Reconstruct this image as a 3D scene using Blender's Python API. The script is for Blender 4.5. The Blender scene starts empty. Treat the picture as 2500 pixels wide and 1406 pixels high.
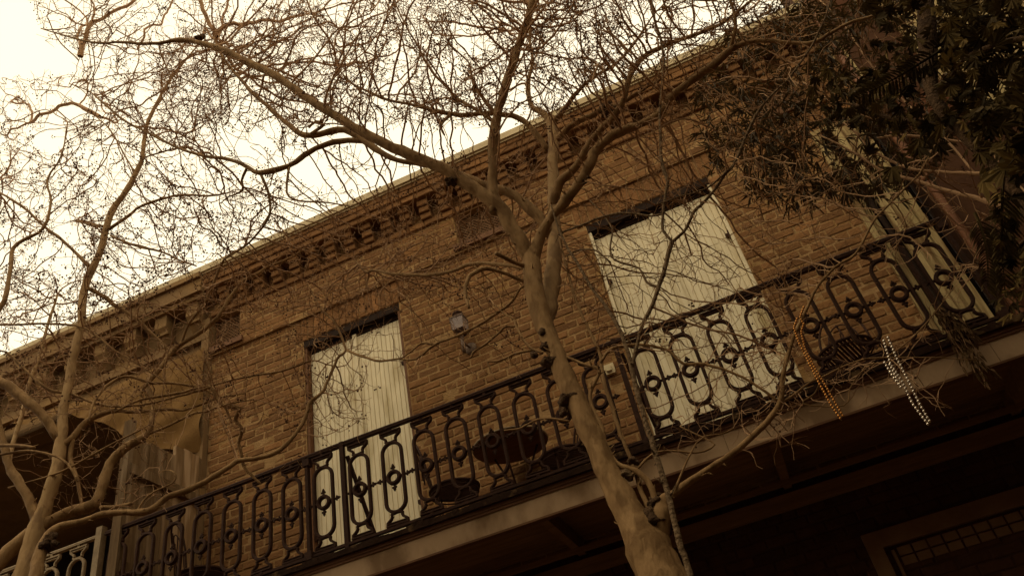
import bpy, math, random
import numpy as np
from mathutils import Vector, Matrix, noise
R_ = math.radians
rng = random.Random(7); nrg = np.random.RandomState(11)
C = bpy.context.scene.collection
scn = bpy.context.scene

# ------------------------------------------------------------------ camera, sky, sun, exposure
F = 1953.07; YAW, PIT, ROL = -0.24339987, 0.64748814, -0.2323519
CAM = Vector((0, 0, 1.6))
_f = Vector((math.sin(YAW)*math.cos(PIT), math.cos(YAW)*math.cos(PIT), math.sin(PIT)))
_r0 = Vector((math.cos(YAW), -math.sin(YAW), 0)); _u0 = _r0.cross(_f)
_r = _r0*math.cos(ROL)+_u0*math.sin(ROL); _u = -_r0*math.sin(ROL)+_u0*math.cos(ROL)
cd = bpy.data.cameras.new("camera"); cam = bpy.data.objects.new("camera", cd); C.objects.link(cam)
cam.matrix_world = Matrix(((_r.x, _u.x, -_f.x, 0), (_r.y, _u.y, -_f.y, 0), (_r.z, _u.z, -_f.z, 1.6), (0, 0, 0, 1)))
cd.sensor_width = 36; cd.lens = F/2500*36; cd.clip_end = 500; cd.clip_start = 0.05
scn.camera = cam
scn.render.resolution_x = 1024; scn.render.resolution_y = 575
SUN_EL, SUN_AZ = 58, 215      # overcast sun, high and behind the camera's left
w = bpy.data.worlds.new("World"); scn.world = w; w.use_nodes = True
nt = w.node_tree; nt.nodes.clear()
sky = nt.nodes.new('ShaderNodeTexSky'); sky.sky_type = 'NISHITA'; sky.sun_disc = False
sky.sun_elevation = R_(SUN_EL); sky.sun_rotation = R_(SUN_AZ); sky.dust_density = 6; sky.air_density = 1.5
bw = nt.nodes.new('ShaderNodeRGBToBW'); nt.links.new(sky.outputs[0], bw.inputs[0])
# overcast: flatten the clear-sky gradient to an even grey cloud deck
mr = nt.nodes.new('ShaderNodeMath'); mr.operation = 'POWER'; mr.inputs[1].default_value = 0.12; nt.links.new(bw.outputs[0], mr.inputs[0])
ml = nt.nodes.new('ShaderNodeMath'); ml.operation = 'MULTIPLY'; ml.inputs[1].default_value = 13; nt.links.new(mr.outputs[0], ml.inputs[0])
tint = nt.nodes.new('ShaderNodeMix'); tint.data_type = 'RGBA'; tint.blend_type = 'MULTIPLY'; tint.inputs[0].default_value = 1
tint.inputs[7].default_value = (1.0, 0.865, 0.61, 1); mc = nt.nodes.new('ShaderNodeMath'); mc.operation = 'MINIMUM'; mc.inputs[1].default_value = 9.1; nt.links.new(ml.outputs[0], mc.inputs[0]); nt.links.new(mc.outputs[0], tint.inputs[6])
bg = nt.nodes.new('ShaderNodeBackground'); bg.inputs[1].default_value = 0.1; nt.links.new(tint.outputs[2], bg.inputs[0])
wo = nt.nodes.new('ShaderNodeOutputWorld'); nt.links.new(bg.outputs[0], wo.inputs[0])
sd = bpy.data.lights.new("sun", 'SUN'); sd.energy = 0.5; sd.angle = R_(25); sd.color = (1, .86, .6)
sun = bpy.data.objects.new("sun", sd); C.objects.link(sun)
_a = R_(SUN_AZ); sdir = Vector((math.sin(_a)*math.cos(R_(SUN_EL)), math.cos(_a)*math.cos(R_(SUN_EL)), math.sin(R_(SUN_EL))))
sun.rotation_euler = sdir.to_track_quat('Z', 'Y').to_euler(); sun.location = (0, -3, 12)
vs = scn.view_settings; vs.view_transform = 'Standard'; vs.look = 'None'; vs.exposure = 0.68; vs.gamma = 1

# ------------------------------------------------------------------ helpers
def ray(px, py): return _r*((px-1250)/F) - _u*((py-703)/F) + _f
def at(px, py, Y): d = ray(px, py); return CAM + d*(Y/d.y)
def atz(px, py, z): d = ray(px, py); return CAM + d*((z-1.6)/d.z)
def pxm(P): return (P-CAM).dot(_f)/F      # metres per photo pixel at P

class MB:
    def __init__(s): s.v = []; s.f = []; s.t = []; s.tone = 1.0; s.m = []; s.mi = 0
    def add(s, vs, fs):
        o = len(s.v); s.v.extend(tuple(a) for a in vs); s.f.extend(tuple(i+o for i in f) for f in fs)
        s.t.extend([s.tone]*len(vs)); s.m.extend([s.mi]*len(fs))
    def box(s, x0, x1, y0, y1, z0, z1):
        s.add([(x0,y0,z0),(x1,y0,z0),(x1,y1,z0),(x0,y1,z0),(x0,y0,z1),(x1,y0,z1),(x1,y1,z1),(x0,y1,z1)],
              [(0,3,2,1),(4,5,6,7),(0,1,5,4),(1,2,6,5),(2,3,7,6),(3,0,4,7)])
    def bar(s, a, b, w, d, up=Vector((0,0,1))):
        a = Vector(a); b = Vector(b); t = (b-a).normalized(); x = t.cross(up)
        if x.length < 1e-4: x = t.cross(Vector((1,0,0)))
        x.normalize(); y = x.cross(t)
        vs = [p + x*(i*w/2) + y*(j*d/2) for p in (a, b) for i, j in ((-1,-1),(1,-1),(1,1),(-1,1))]
        s.add(vs, [(3,2,1,0),(4,5,6,7),(0,1,5,4),(1,2,6,5),(2,3,7,6),(3,0,4,7)])
    def brick(s, x0, x1, z0, z1, yf, yb, j=.0035, b=.007):
        r = lambda k=j: rng.uniform(-k, k)
        p = [(x0+r(),yb,z0+r(.002)),(x1+r(),yb,z0+r(.002)),(x1+r(),yb,z1+r(.002)),(x0+r(),yb,z1+r(.002))]
        m = [(q[0],yf+b*.8,q[2]) for q in p]; cx = (x0+x1)/2; cz = (z0+z1)/2
        fr = []
        for q in p:
            fr.append((q[0]+(b if q[0] < cx else -b)*rng.uniform(.7,1.8), yf+r(), q[2]+(b if q[2] < cz else -b)*rng.uniform(.7,1.6)))
        s.tone = rng.uniform(.82, 1.12)*(1 if rng.random() > .05 else 1.2)
        s.add(p+m+fr, [(4,0,1,5),(5,1,2,6),(6,2,3,7),(7,3,0,4),(8,4,5,9),(9,5,6,10),(10,6,7,11),(11,7,4,8),(8,9,10,11),(3,2,1,0)])
        s.tone = 1
    def tube(s, pts, rad, n=6, cap=True, rough=0, closed=False):
        pts = [Vector(p) for p in pts]; N = len(pts)
        if not hasattr(rad, '__len__'): rad = [rad]*N
        t = (pts[1]-pts[0]).normalized(); u = t.cross(Vector((.3,.2,1)))
        if u.length < 1e-3: u = t.cross(Vector((1,0,0)))
        u.normalize(); vs = []
        for i in range(N):
            if closed: t = (pts[(i+1)%N]-pts[i-1])
            else: t = pts[min(i+1,N-1)]-pts[max(i-1,0)]
            if t.length < 1e-9: t = Vector((0,0,1))
            t.normalize(); u = u - t*u.dot(t)
            if u.length < 1e-6: u = t.cross(Vector((1,0.1,0)))
            u.normalize(); v = t.cross(u)
            for k in range(n):
                a = 2*math.pi*k/n; d = u*math.cos(a)+v*math.sin(a); r = rad[i]
                if rough: r *= 1+rough*noise.noise((pts[i]+d*r)*9)*1.6+rough*.7*noise.noise((pts[i]+d*r)*26)
                vs.append(pts[i]+d*r)
        fs = []
        for i in range(N if closed else N-1):
            j = (i+1) % N
            for k in range(n): k2 = (k+1)%n; fs.append((i*n+k, i*n+k2, j*n+k2, j*n+k))
        if cap and not closed: fs += [tuple(range(n-1,-1,-1)), tuple((N-1)*n+k for k in range(n))]
        s.add(vs, fs)
    def band(s, path, w, d, yc, closed=False):      # flat iron bar following a path in the XZ plane
        N = len(path); vs = []
        for i in range(N):
            a = path[i-1] if (closed or i) else path[0]; b = path[(i+1)%N] if (closed or i < N-1) else path[-1]
            tx, tz = b[0]-a[0], b[1]-a[1]; L = math.hypot(tx, tz) or 1; nx, nz = -tz/L, tx/L
            x, z = path[i]
            for o, y in ((-w/2,-.3),(-w*.28,-.5),(w*.28,-.5),(w/2,-.3),(w/2,.5),(-w/2,.5)): vs.append((x+nx*o, yc+y*d, z+nz*o))
        fs = []
        for i in range(N if closed else N-1):
            j = (i+1)%N
            for k in range(6): k2 = (k+1)%6; fs.append((i*6+k, j*6+k, j*6+k2, i*6+k2))
        if not closed: fs += [tuple(range(6)), tuple((N-1)*6+k for k in range(5,-1,-1))]
        s.add(vs, fs)
    def ball(s, c, r, seg=8, rings=5, lump=0, sc=(1,1,1)):
        c = Vector(c); vs = [c+Vector((0,0,r*sc[2]))]; 
        for i in range(1, rings):
            th = math.pi*i/rings
            for k in range(seg):
                a = 2*math.pi*k/seg; d = Vector((math.sin(th)*math.cos(a)*sc[0], math.sin(th)*math.sin(a)*sc[1], math.cos(th)*sc[2]))
                q = 1
                if lump: q = 1+lump*noise.noise((c+d*r)*22)*1.5+lump*noise.noise((c+d*r)*60)
                vs.append(c+d*r*q)
        vs.append(c-Vector((0,0,r*sc[2]))); n = len(vs)-1; fs = []
        for k in range(seg):
            k2 = (k+1)%seg; fs.append((0,1+k,1+k2)); fs.append((n, n-seg+k2, n-seg+k))
            for i in range(rings-2): a = 1+i*seg; b = a+seg; fs.append((a+k, b+k, b+k2, a+k2))
        s.add(vs, fs)
    def lathe(s, c, prof, seg=20, axis='z'):
        vs = []; c = Vector(c)
        for r, h in prof:
            for k in range(seg):
                a = 2*math.pi*k/seg
                vs.append(c+(Vector((r*math.cos(a), r*math.sin(a), h)) if axis == 'z' else Vector((r*math.cos(a), h, r*math.sin(a)))))
        fs = [(i*seg+k, i*seg+(k+1)%seg, (i+1)*seg+(k+1)%seg, (i+1)*seg+k) for i in range(len(prof)-1) for k in range(seg)]
        fs += [tuple(range(seg-1,-1,-1)), tuple((len(prof)-1)*seg+k for k in range(seg))]
        s.add(vs, fs)
    def build(s, name, mat, parent=None, smooth=False, kind=None, label=None):
        me = bpy.data.meshes.new(name); me.from_pydata(s.v, [], s.f)
        if any(t != 1.0 for t in s.t):
            ca = me.color_attributes.new('tone', 'FLOAT_COLOR', 'POINT')
            arr = np.repeat(np.array(s.t, dtype=np.float32)[:,None], 4, axis=1); arr[:,3] = 1
            ca.data.foreach_set('color', arr.ravel())
        for m in (mat if isinstance(mat, (list, tuple)) else [mat]): me.materials.append(m)
        if any(s.m): me.polygons.foreach_set('material_index', s.m)
        if smooth: me.polygons.foreach_set('use_smooth', [True]*len(me.polygons))
        me.update(); o = bpy.data.objects.new(name, me); C.objects.link(o)
        if parent:
            o.parent = parent; o.location = -Vector(parent.location) if not parent.get('_rel') else Vector((0,0,0))
        if kind: o['kind'] = kind
        if label: o['label'] = label
        return o

def thing(name, label, cat, loc=(0,0,0), group=None, rel=False):
    o = bpy.data.objects.new(name, None); C.objects.link(o); o.location = loc; o.empty_display_size = .1
    o['label'] = label; o['category'] = cat
    if group: o['group'] = group
    if rel: o['_rel'] = 1
    return o
def tag(o, label, cat, group=None):
    o['label'] = label; o['category'] = cat
    if group: o['group'] = group
    return o
def child(src, parent, loc):      # another copy of a part that shares its mesh
    c = src.copy(); C.objects.link(c); c.parent = parent; c.location = loc; return c
def copy_thing(o, loc, rz, label):
    r = o.copy(); C.objects.link(r); r.location = loc; r.rotation_euler = (0,0,rz); r['label'] = label
    for ch in list(o.children):
        c = ch.copy(); C.objects.link(c); c.parent = r
        for g in ch.children: d = g.copy(); C.objects.link(d); d.parent = c
    return r

def mat(name, c1, c2=None, scale=6, rough=.8, bump=.3, bscale=None, metal=0, stretch=(1,1,1), tone=False, spec=.12, c3=None, s3=1.2, t3=(.5,.62), bdist=.01, trans=0):
    m = bpy.data.materials.new(name); m.use_nodes = True; t = m.node_tree; N = t.nodes; L = t.links
    b = N['Principled BSDF']; b.inputs['Roughness'].default_value = rough; b.inputs['Metallic'].default_value = metal
    b.inputs['Specular IOR Level'].default_value = spec
    tc = N.new('ShaderNodeTexCoord'); mp = N.new('ShaderNodeMapping'); mp.inputs['Scale'].default_value = stretch; L.new(tc.outputs['Object'], mp.inputs[0])
    n1 = N.new('ShaderNodeTexNoise'); n1.inputs['Scale'].default_value = scale; n1.inputs['Detail'].default_value = 8; n1.inputs['Roughness'].default_value = .65; L.new(mp.outputs[0], n1.inputs[0])
    rp = N.new('ShaderNodeValToRGB'); rp.color_ramp.elements[0].position = .33; rp.color_ramp.elements[1].position = .67
    rp.color_ramp.elements[0].color = (*c1, 1); rp.color_ramp.elements[1].color = (*(c2 or c1), 1); L.new(n1.outputs[0], rp.inputs[0])
    out = rp.outputs[0]
    if c3:
        n3 = N.new('ShaderNodeTexNoise'); n3.inputs['Scale'].default_value = s3; n3.inputs['Detail'].default_value = 6; L.new(mp.outputs[0], n3.inputs[0])
        r3 = N.new('ShaderNodeMapRange'); r3.inputs[1].default_value = t3[0]; r3.inputs[2].default_value = t3[1]; L.new(n3.outputs[0], r3.inputs[0])
        mx = N.new('ShaderNodeMix'); mx.data_type = 'RGBA'; L.new(r3.outputs[0], mx.inputs[0]); L.new(out, mx.inputs[6]); mx.inputs[7].default_value = (*c3, 1); out = mx.outputs[2]
    if tone:
        at_ = N.new('ShaderNodeAttribute'); at_.attribute_name = 'tone'
        mx = N.new('ShaderNodeMix'); mx.data_type = 'RGBA'; mx.blend_type = 'MULTIPLY'; mx.inputs[0].default_value = 1
        L.new(out, mx.inputs[6]); L.new(at_.outputs[0], mx.inputs[7]); out = mx.outputs[2]
    L.new(out, b.inputs['Base Color'])
    if bump:
        n2 = N.new('ShaderNodeTexNoise'); n2.inputs['Scale'].default_value = bscale or scale*5; n2.inputs['Detail'].default_value = 8; L.new(mp.outputs[0], n2.inputs[0])
        bp = N.new('ShaderNodeBump'); bp.inputs['Strength'].default_value = bump; bp.inputs['Distance'].default_value = bdist; L.new(n2.outputs[0], bp.inputs['Height']); L.new(bp.outputs[0], b.inputs['Normal'])
    if trans:
        tr = N.new('ShaderNodeBsdfTranslucent'); L.new(out, tr.inputs[0]); ms = N.new('ShaderNodeMixShader'); ms.inputs[0].default_value = trans
        L.new(b.outputs[0], ms.inputs[1]); L.new(tr.outputs[0], ms.inputs[2]); L.new(ms.outputs[0], N['Material Output'].inputs[0])
    return m
M = {}
M['brick'] = mat('brick', (.19,.093,.036), (.15,.071,.027), 9, .9, .7, 45, tone=True, c3=(.25,.12,.042), s3=2.2, t3=(.5,.8), bdist=.012)
M['mortar'] = mat('mortar', (.33,.20,.09), (.23,.135,.055), 14, .95, .9, 60, c3=(.22,.12,.04), s3=4, t3=(.5,.7))
M['arch'] = mat('arch_brick', (.21,.10,.038), (.165,.077,.028), 9, .9, .9, 45, tone=True, bdist=.012)
M['stucco'] = mat('tan_stucco', (.20,.12,.056), (.14,.083,.036), 3, .9, .5, 30, c3=(.24,.14,.055), s3=2, t3=(.5,.7))
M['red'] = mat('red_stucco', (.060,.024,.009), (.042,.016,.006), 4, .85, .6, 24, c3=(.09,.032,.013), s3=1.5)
M['shutter'] = mat('shutter_paint', (.72,.62,.42), (.60,.51,.34), 5, .6, .08, 40, stretch=(2,2,.5), c3=(.36,.27,.12), s3=3, t3=(.58,.78))
M['darkwood'] = mat('dark_wood', (.022,.010,.004), (.014,.006,.003), 8, .8, .5, 40, stretch=(1,4,4))
M['iron'] = mat('cast_iron', (.030,.012,.006), (.05,.020,.010), 20, .7, .35, 70, spec=.12)
M['whiteiron'] = mat('pale_painted_iron', (.30,.22,.13), (.20,.14,.08), 20, .6, .35, 70)
M['fascia'] = mat('fascia_paint', (.46,.31,.18), (.36,.235,.13), 3, .7, .3, 30, c3=(.20,.12,.06), s3=3.5, t3=(.50,.66), stretch=(1,1,.6))
M['brownwood'] = mat('brown_moulding', (.16,.075,.035), (.10,.045,.02), 6, .7, .3, 30, stretch=(.4,4,4))
M['timber'] = mat('rotten_timber', (.035,.016,.008), (.018,.008,.004), 12, .95, 1, 30, c3=(.12,.07,.03), s3=9, t3=(.6,.7))
M['soffit'] = mat('soffit_boards', (.24,.125,.055), (.15,.078,.034), 6, .8, .4, 30, stretch=(.4,4,4))
M['plank'] = mat('weathered_plank', (.20,.125,.06), (.12,.07,.033), 5, .85, .6, 30, stretch=(6,6,.6), c3=(.28,.19,.11), s3=2, tone=True)
M['oldboard'] = mat('worn_cream_board', (.40,.30,.14), (.26,.18,.075), 5, .8, .6, 30, stretch=(7,7,.5), c3=(.17,.10,.04), s3=3)
M['canvas'] = mat('canvas', (.17,.092,.030), (.12,.062,.019), 3, .95, .3, 60)
M['bark'] = mat('smooth_bark', (.31,.185,.08), (.19,.105,.042), 9, .8, .9, 30, stretch=(1,1,.4), c3=(.17,.094,.037), s3=16, t3=(.50,.60), bdist=.015)
M['palelitbark'] = mat('pale_lit_bark', (.38,.24,.11), (.26,.155,.068), 9, .8, .8, 30, stretch=(1,1,.4), c3=(.22,.13,.06), s3=16, t3=(.52,.62), bdist=.015)  # paler bark; on the left tree's stem the paleness is light put into colour
M['roughbark'] = mat('rough_bark', (.10,.06,.03), (.20,.13,.07), 30, .95, 1, 60, bdist=.02)
M['burl'] = mat('burl_bark', (.045,.024,.012), (.11,.062,.03), 30, .95, 1, 70, bdist=.02)
M['twig'] = mat('twig', (.29,.165,.085), (.42,.25,.13), 14, .8, .2, 60)
M['pod'] = mat('seed_pod', (.11,.05,.026), (.06,.028,.014), 30, .9, 0)
M['leaf'] = mat('narrow_leaf', (.085,.052,.014), (.045,.026,.008), 4, .6, 0, spec=.25, trans=.2)
M['bigleaf'] = mat('broad_leaf', (.075,.048,.014), (.032,.019,.006), 5, .8, .2, 30, spec=.08, trans=.12, tone=True)
M['deadleaf'] = mat('dead_leaf', (.13,.075,.03), (.08,.04,.018), 9, .9, .3, 40)
M['pipe'] = mat('copper_pipe', (.15,.062,.028), (.10,.04,.017), 5, .5, .2, 30, metal=.2)
M['lampmetal'] = mat('lamp_metal', (.16,.11,.08), (.10,.065,.045), 20, .5, .2, 50, metal=.3)
M['whitebox'] = mat('pale_plastic', (.55,.45,.27), (.48,.38,.22), 20, .5, .1)
M['gold'] = mat('orange_bead', (.62,.28,.07), (.56,.24,.06), 20, .22, 0, metal=.75)
M['silver'] = mat('silver_bead', (.70,.60,.48), (.62,.52,.42), 20, .2, 0, metal=.85)
M['flash'] = mat('roof_flashing', (.50,.40,.24), (.38,.29,.16), 6, .6, .2, 30)
M['lattice'] = mat('lattice_wood', (.16,.085,.04), (.11,.055,.025), 9, .8, .3)
M['shadebrick'] = mat('shade_toned_ground_floor_brick', (.075,.032,.014), (.05,.021,.009), 9, .95, .7, 45, tone=True)  # same brick in a darker colour that carries the shade under the balcony
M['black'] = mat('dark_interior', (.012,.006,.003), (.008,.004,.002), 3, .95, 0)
M['ground'] = mat('paving', (.17,.115,.07), (.11,.075,.045), 2, .9, .5, 20)
M['frame'] = mat('lower_frame_paint', (.20,.11,.05), (.14,.07,.032), 5, .7, .3, 30)
def glass():
    m = bpy.data.materials.new('lantern_glass'); m.use_nodes = True; b = m.node_tree.nodes['Principled BSDF']
    b.inputs['Base Color'].default_value = (.42,.33,.30,1); b.inputs['Roughness'].default_value = .25; b.inputs['Alpha'].default_value = .55; return m
M['glass'] = glass()

# ------------------------------------------------------------------ setting
g = MB(); g.add([(-150,-150,0),(150,-150,0),(150,150,0),(-150,150,0)], [(0,1,2,3)])
go = g.build('ground', M['ground']); go['kind'] = 'structure'
oh = thing('courtyard_shade_block', 'unseen house mass added behind the viewer to darken the lower courtyard', 'house', (-2, -3, 0))
bw_ = MB(); bw_.box(-14, 8, -8, -2.6, 0, 7.2); bw_.box(4.2, 8, -2.599, 5.9, 0, 7.0); bw_.build('wall', M['red'], oh)  # unseen mass and right wing, added to cut off low sky light
bw_ = MB(); bw_.box(-14.3, 8.3, -8.3, -2.3, 7.201, 7.5); bw_.build('roof', M['frame'], oh)
for xx in (-11, -8, -5, -2, 1):
    for zz in (1.0, 4.6):
        q_ = MB(); q_.box(xx, xx+1.1, -2.6, -2.52, zz, zz+2.2); q_.build('shutter', M['darkwood'], oh)

# ------------------------------------------------------------------ brick building
YW = 6.0; XL, XR = -4.98, 2.12
bld = thing('brick_building', 'old brown brick house with corbelled cornice, pale shutters and lattice vents', 'building', (-1.4, YW, 0))
BH = .078
DOORS = [(-3.82, -2.69), (-.625, .605), (1.60, 2.12)]
VENTS = [(-5.03+.06, -4.60), (-1.93, -1.43), (1.22, 1.72)]
OPEN = [(a, b, 3.82, 6.64) for a, b in DOORS] + [(a, b, 7.02, 7.42) for a, b in VENTS]
def courses(mb, x0, x1, z0, z1, yf, yb, openings=(), bh=BH, bl=.215, par=0):
    n = round((z1-z0)/bh); bh = (z1-z0)/n
    for i in range(n):
        za, zb = z0+i*bh, z0+(i+1)*bh
        segs = [(x0, x1)]
        for (a, b, c, d) in openings:
            if zb > c+.01 and za < d-.01:
                ns = []
                for s in segs:
                    if b <= s[0] or a >= s[1]: ns.append(s); continue
                    if a > s[0]: ns.append((s[0], a))
                    if b < s[1]: ns.append((b, s[1]))
                segs = ns
        hdr = (i+par) % 6 == 5
        L = bl/2 if hdr else bl
        off = (L/2 if (i+par) % 2 else 0) + rng.uniform(-.012,.012)
        sag = .006*math.sin(i*1.7)
        for s in segs:
            x = s[0]-((s[0]+off) % L)
            while x < s[1]:
                a = max(x, s[0])+.005; b = min(x+L, s[1])-.005
                if b-a > .025:
                    zz = .004*math.sin(x*2.1+i)
                    mb.brick(a, b, za+.0055+zz, zb-.005+zz, yf+rng.uniform(-.003,.005), yb)
                x += L
wall = MB()
STR1, STR2 = 6.92, 7.50
sold = [(-3.92, -2.60, 6.64, 6.92), (-.72, .70, 6.64, 6.92), (1.5, 2.12, 6.64, 6.92)]
courses(wall, XL, XR, .2+44*BH, STR1, YW-.010, YW+.05, OPEN+sold)
courses(wall, XL, XR, STR1, STR2, YW-.045, YW+.05, OPEN, par=1)      # the wall above the door heads stands a little proud
courses(wall, XL, XR, STR2, 7.96, YW-.010, YW+.05, (), par=0)
wall.build('brick_wall', M['brick'], bld)
wall = MB(); courses(wall, XL, XR, .2, .2+44*BH, YW-.010, YW+.05); wall.build('ground_floor_wall', M['shadebrick'], bld)
mo = MB()      # mortar bed behind the bricks, cut round the openings
zs = sorted({3.633, 8.0} | {o[2] for o in OPEN} | {o[3] for o in OPEN} | {STR1, STR2})
for za, zb in zip(zs[:-1], zs[1:]):
    yy = YW-.0395 if za >= STR1-.01 and zb <= STR2+.01 else YW-.0045
    xs = [XL]; 
    for (a, b, c, d) in sorted(OPEN):
        if zb > c+.001 and za < d-.001: xs += [max(a, XL), b]
    xs.append(XR)
    for a, b in zip(xs[0::2], xs[1::2]):
        if b-a > .01: mo.box(a, b, yy, YW+.30, za, zb)

mo.build('mortar_bed', M['mortar'], bld)
mo = MB(); mo.tone = .95; mo.box(XL, XR, 6.0, 6.3, 0, 3.632); mo.build('ground_floor_bed', M['shadebrick'], bld)
for (a, b, z0, z1) in sold:
    ar = MB(); n = round((b-a)/.076)
    for k in range(n):
        x = a+(b-a)*k/n; tilt = 0
        ar.brick(x+.005, x+(b-a)/n-.005, z0+.004, z1-.008, YW-.016, YW+.05)
    ar.build('soldier_arch', M['arch'], bld)
# string courses
sc = MB()
def xrow(mb, x0, x1, z0, z1, yf, yb, L=.215, ph=0):
    x = x0-ph
    while x < x1:
        a = max(x, x0)+.004; b = min(x+L, x1)-.004
        if b-a > .02: mb.brick(a, b, z0+.001, z1-.001, yf+rng.uniform(-.003,.004), yb)
        x += L
xrow(sc, XL, XR, 7.44, 7.515, YW-.075, YW, ph=.07); 
sc.build('string_course', M['brick'], bld)
# corbels
cbp = None
for k in range(-9, 22):
    x = -2.675+.2325*k
    if x < XL+.1 or x > XR-.06: continue
    m = MB(); wd = .118
    m.brick(-wd/2, wd/2, 7.515, 7.585, -.105, 0, j=.003); m.brick(-wd/2, wd/2, 7.587, 7.660, -.135, 0, j=.003); m.brick(-wd/2, wd/2, 7.662, 7.735, -.165, 0, j=.003)
    o = m.build('corbel', M['brick'], bld); o.location = (x-bld.location.x, 0, 0)
    for v in o.data.vertices: pass
# cornice
cn = MB()
xrow(cn, XL, XR, 7.735, 7.81, YW-.215, YW, ph=.05); xrow(cn, XL, XR, 7.81, 7.885, YW-.235, YW, ph=.13); xrow(cn, XL, XR, 7.885, 7.96, YW-.245, YW, ph=.02)
cn.build('cornice', M['brick'], bld)
cm = MB(); cm.box(XL+.001, XR-.001, YW-.205, YW+.1, 7.737, 7.962); cm.build('cornice_mortar', M['mortar'], bld)
fl = MB()
x = XL
while x < XR:
    x2 = min(x+1.15, XR); fl.box(x+.002, x2-.002, YW-.285, YW+.6, 7.962, 8.045); x = x2
fl.box(XL, XR, YW-.262, YW-.2, 7.94, 7.9615)
fl.build('roof_flashing', M['flash'], bld)
# doors with shutters
def door(a, b, lean=0, grooves=11):
    d = MB(); z0, z1 = 3.86, 6.64
    d.box(a, b, YW-.004, YW+.10, 6.555, 6.64); d.box(a+.0, b-.0, YW+.06, YW+.12, 6.50, 6.555)
    f = d.build('lintel', M['darkwood'], bld)
    j = MB(); j.box(a+.001, a+.03, YW+.005, YW+.14, z0, 6.553); j.box(b-.03, b-.001, YW+.005, YW+.14, z0, 6.553)
    j.build('door_jamb', M['brownwood'] if a < -3 else M['shutter'], bld)
    bk = MB(); bk.box(a+.03, b-.03, YW+.16, YW+.2, z0, 6.5); bk.build('doorway', M['black'], bld)
    mid = (a+b)/2
    for s0, s1 in ((a+.033, mid-.004), (mid+.004, b-.033)):
        m = MB(); n = grooves; wd = (s1-s0)/n
        top = 6.49
        m.box(s0, s1, YW+.075, YW+.10, z0+.02, top)
        for k in range(n):
            yj = rng.uniform(-.002,.002); g_ = .0026
            x0_, x1_ = s0+k*wd+g_, s0+(k+1)*wd-g_
            m.add([(x0_-.003,YW+.075,z0+.02),(x0_+.002,YW+.066+yj*.5,z0+.02),(x1_-.002,YW+.066+yj*.5,z0+.02),(x1_+.003,YW+.075,z0+.02),
                   (x0_-.003,YW+.075,top),(x0_+.002,YW+.066+yj*.5,top),(x1_-.002,YW+.066+yj*.5,top),(x1_+.003,YW+.075,top)],
                  [(0,1,5,4),(1,2,6,5),(2,3,7,6),(0,3,2,1),(4,5,6,7)])
        sh = m.build('shutter', M['shutter'], bld)
        xx = s0 if s0 < mid-.1 and s0 < a+.1 else s1
        for zz in (4.5, 5.95):
            h = MB(); h.box(xx-.035, xx+.035, YW+.03, YW+.060, zz-.018, zz+.018); h.tube([(xx, YW+.028, zz-.035), (xx, YW+.028, zz+.04)], .010, 8)
            h.build('hinge', M['iron'], bld)
    m = MB(); m.box(mid-.022, mid+.022, YW+.045, YW+.066, z0+.02, 6.515); m.build('astragal', M['shutter'], bld)
door(*DOORS[0]); door(*DOORS[1])
# right doorway: plank leaf ajar beside a narrow pilaster
m = MB()
m.box(1.60, 1.645, YW-.03, YW+.12, 3.86, 6.6); m.box(1.655, 1.70, YW-.012, YW+.12, 3.86, 6.6); m.box(1.60, 2.12, YW-.03, YW+.1, 6.6, 6.64)
m.build('door_jamb', M['oldboard'], bld)
m = MB()
for k in range(3): m.box(1.745+k*.068, 1.808+k*.068, YW-.13+k*.028, YW-.10+k*.028, 3.87, 6.5)
m.box(1.95, 2.0, YW-.10, YW-.02, 3.87, 6.52)
m.build('door_leaf', M['oldboard'], bld, label='weathered plank door leaf standing ajar')
m = MB(); m.bar((1.70, YW-.10, 6.1), (1.728, YW-.13, 3.9), .03, .03); m.build('door_bar', M['darkwood'], bld)
m = MB(); m.box(1.70, 2.12, YW+.16, YW+.2, 3.86, 6.6); m.build('doorway', M['black'], bld)
# lattice vents
for (a, b) in VENTS:
    z0, z1 = 7.02, 7.42
    m = MB(); fr = .018
    m.box(a, b, YW+.03, YW+.06, z0, z0+fr); m.box(a, a+fr, YW+.03, YW+.06, z0+fr, z1); m.box(b-fr, b, YW+.03, YW+.06, z0+fr, z1)
    fo = m.build('vent_frame', M['brownwood'], bld)
    l = MB(); st = .040; wd = .013; W_, H_ = b-a-2*fr, z1-z0-fr
    for s_ in (1, -1):
        t = -H_
        while t < W_+H_:
            # line x = t + s*z, clip to rect
            pts = []
            za = 0 if s_ > 0 else 0
            lo, hi = 0, H_
            for_x = lambda z: (t+z) if s_ > 0 else (t+H_-z)
            # clip z so that 0<=x<=W
            if s_ > 0: lo = max(0, -t); hi = min(H_, W_-t)
            else: lo = max(0, t+H_-W_); hi = min(H_, t+H_)
            if hi-lo > .02:
                l.bar((a+fr+for_x(lo), YW+.042+.004*s_, z0+fr+lo), (a+fr+for_x(hi), YW+.042+.004*s_, z0+fr+hi), .004, wd)
            t += st
    l.build('vent_lattice', M['lattice'], bld)
    bk = MB(); bk.box(a, b, YW+.2, YW+.22, z0, z1); bk.build('vent_recess', M['black'], bld)
    sl = MB(); sl.box(a-.05, b+.05, YW-.075, YW-.046, z0-.07, z0-.005) if a > -3 else sl.box(a, b+.05, YW-.075, YW-.046, z0-.07, z0-.005)
    sl.build('vent_sill', M['brownwood'], bld)
# corner pilaster, pale and peeling
m = MB(); m.box(XL-.10, XL-.005, YW-.075, YW+.2, 4.6, 7.44); m.build('corner_pilaster', M['stucco'], bld)
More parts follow.
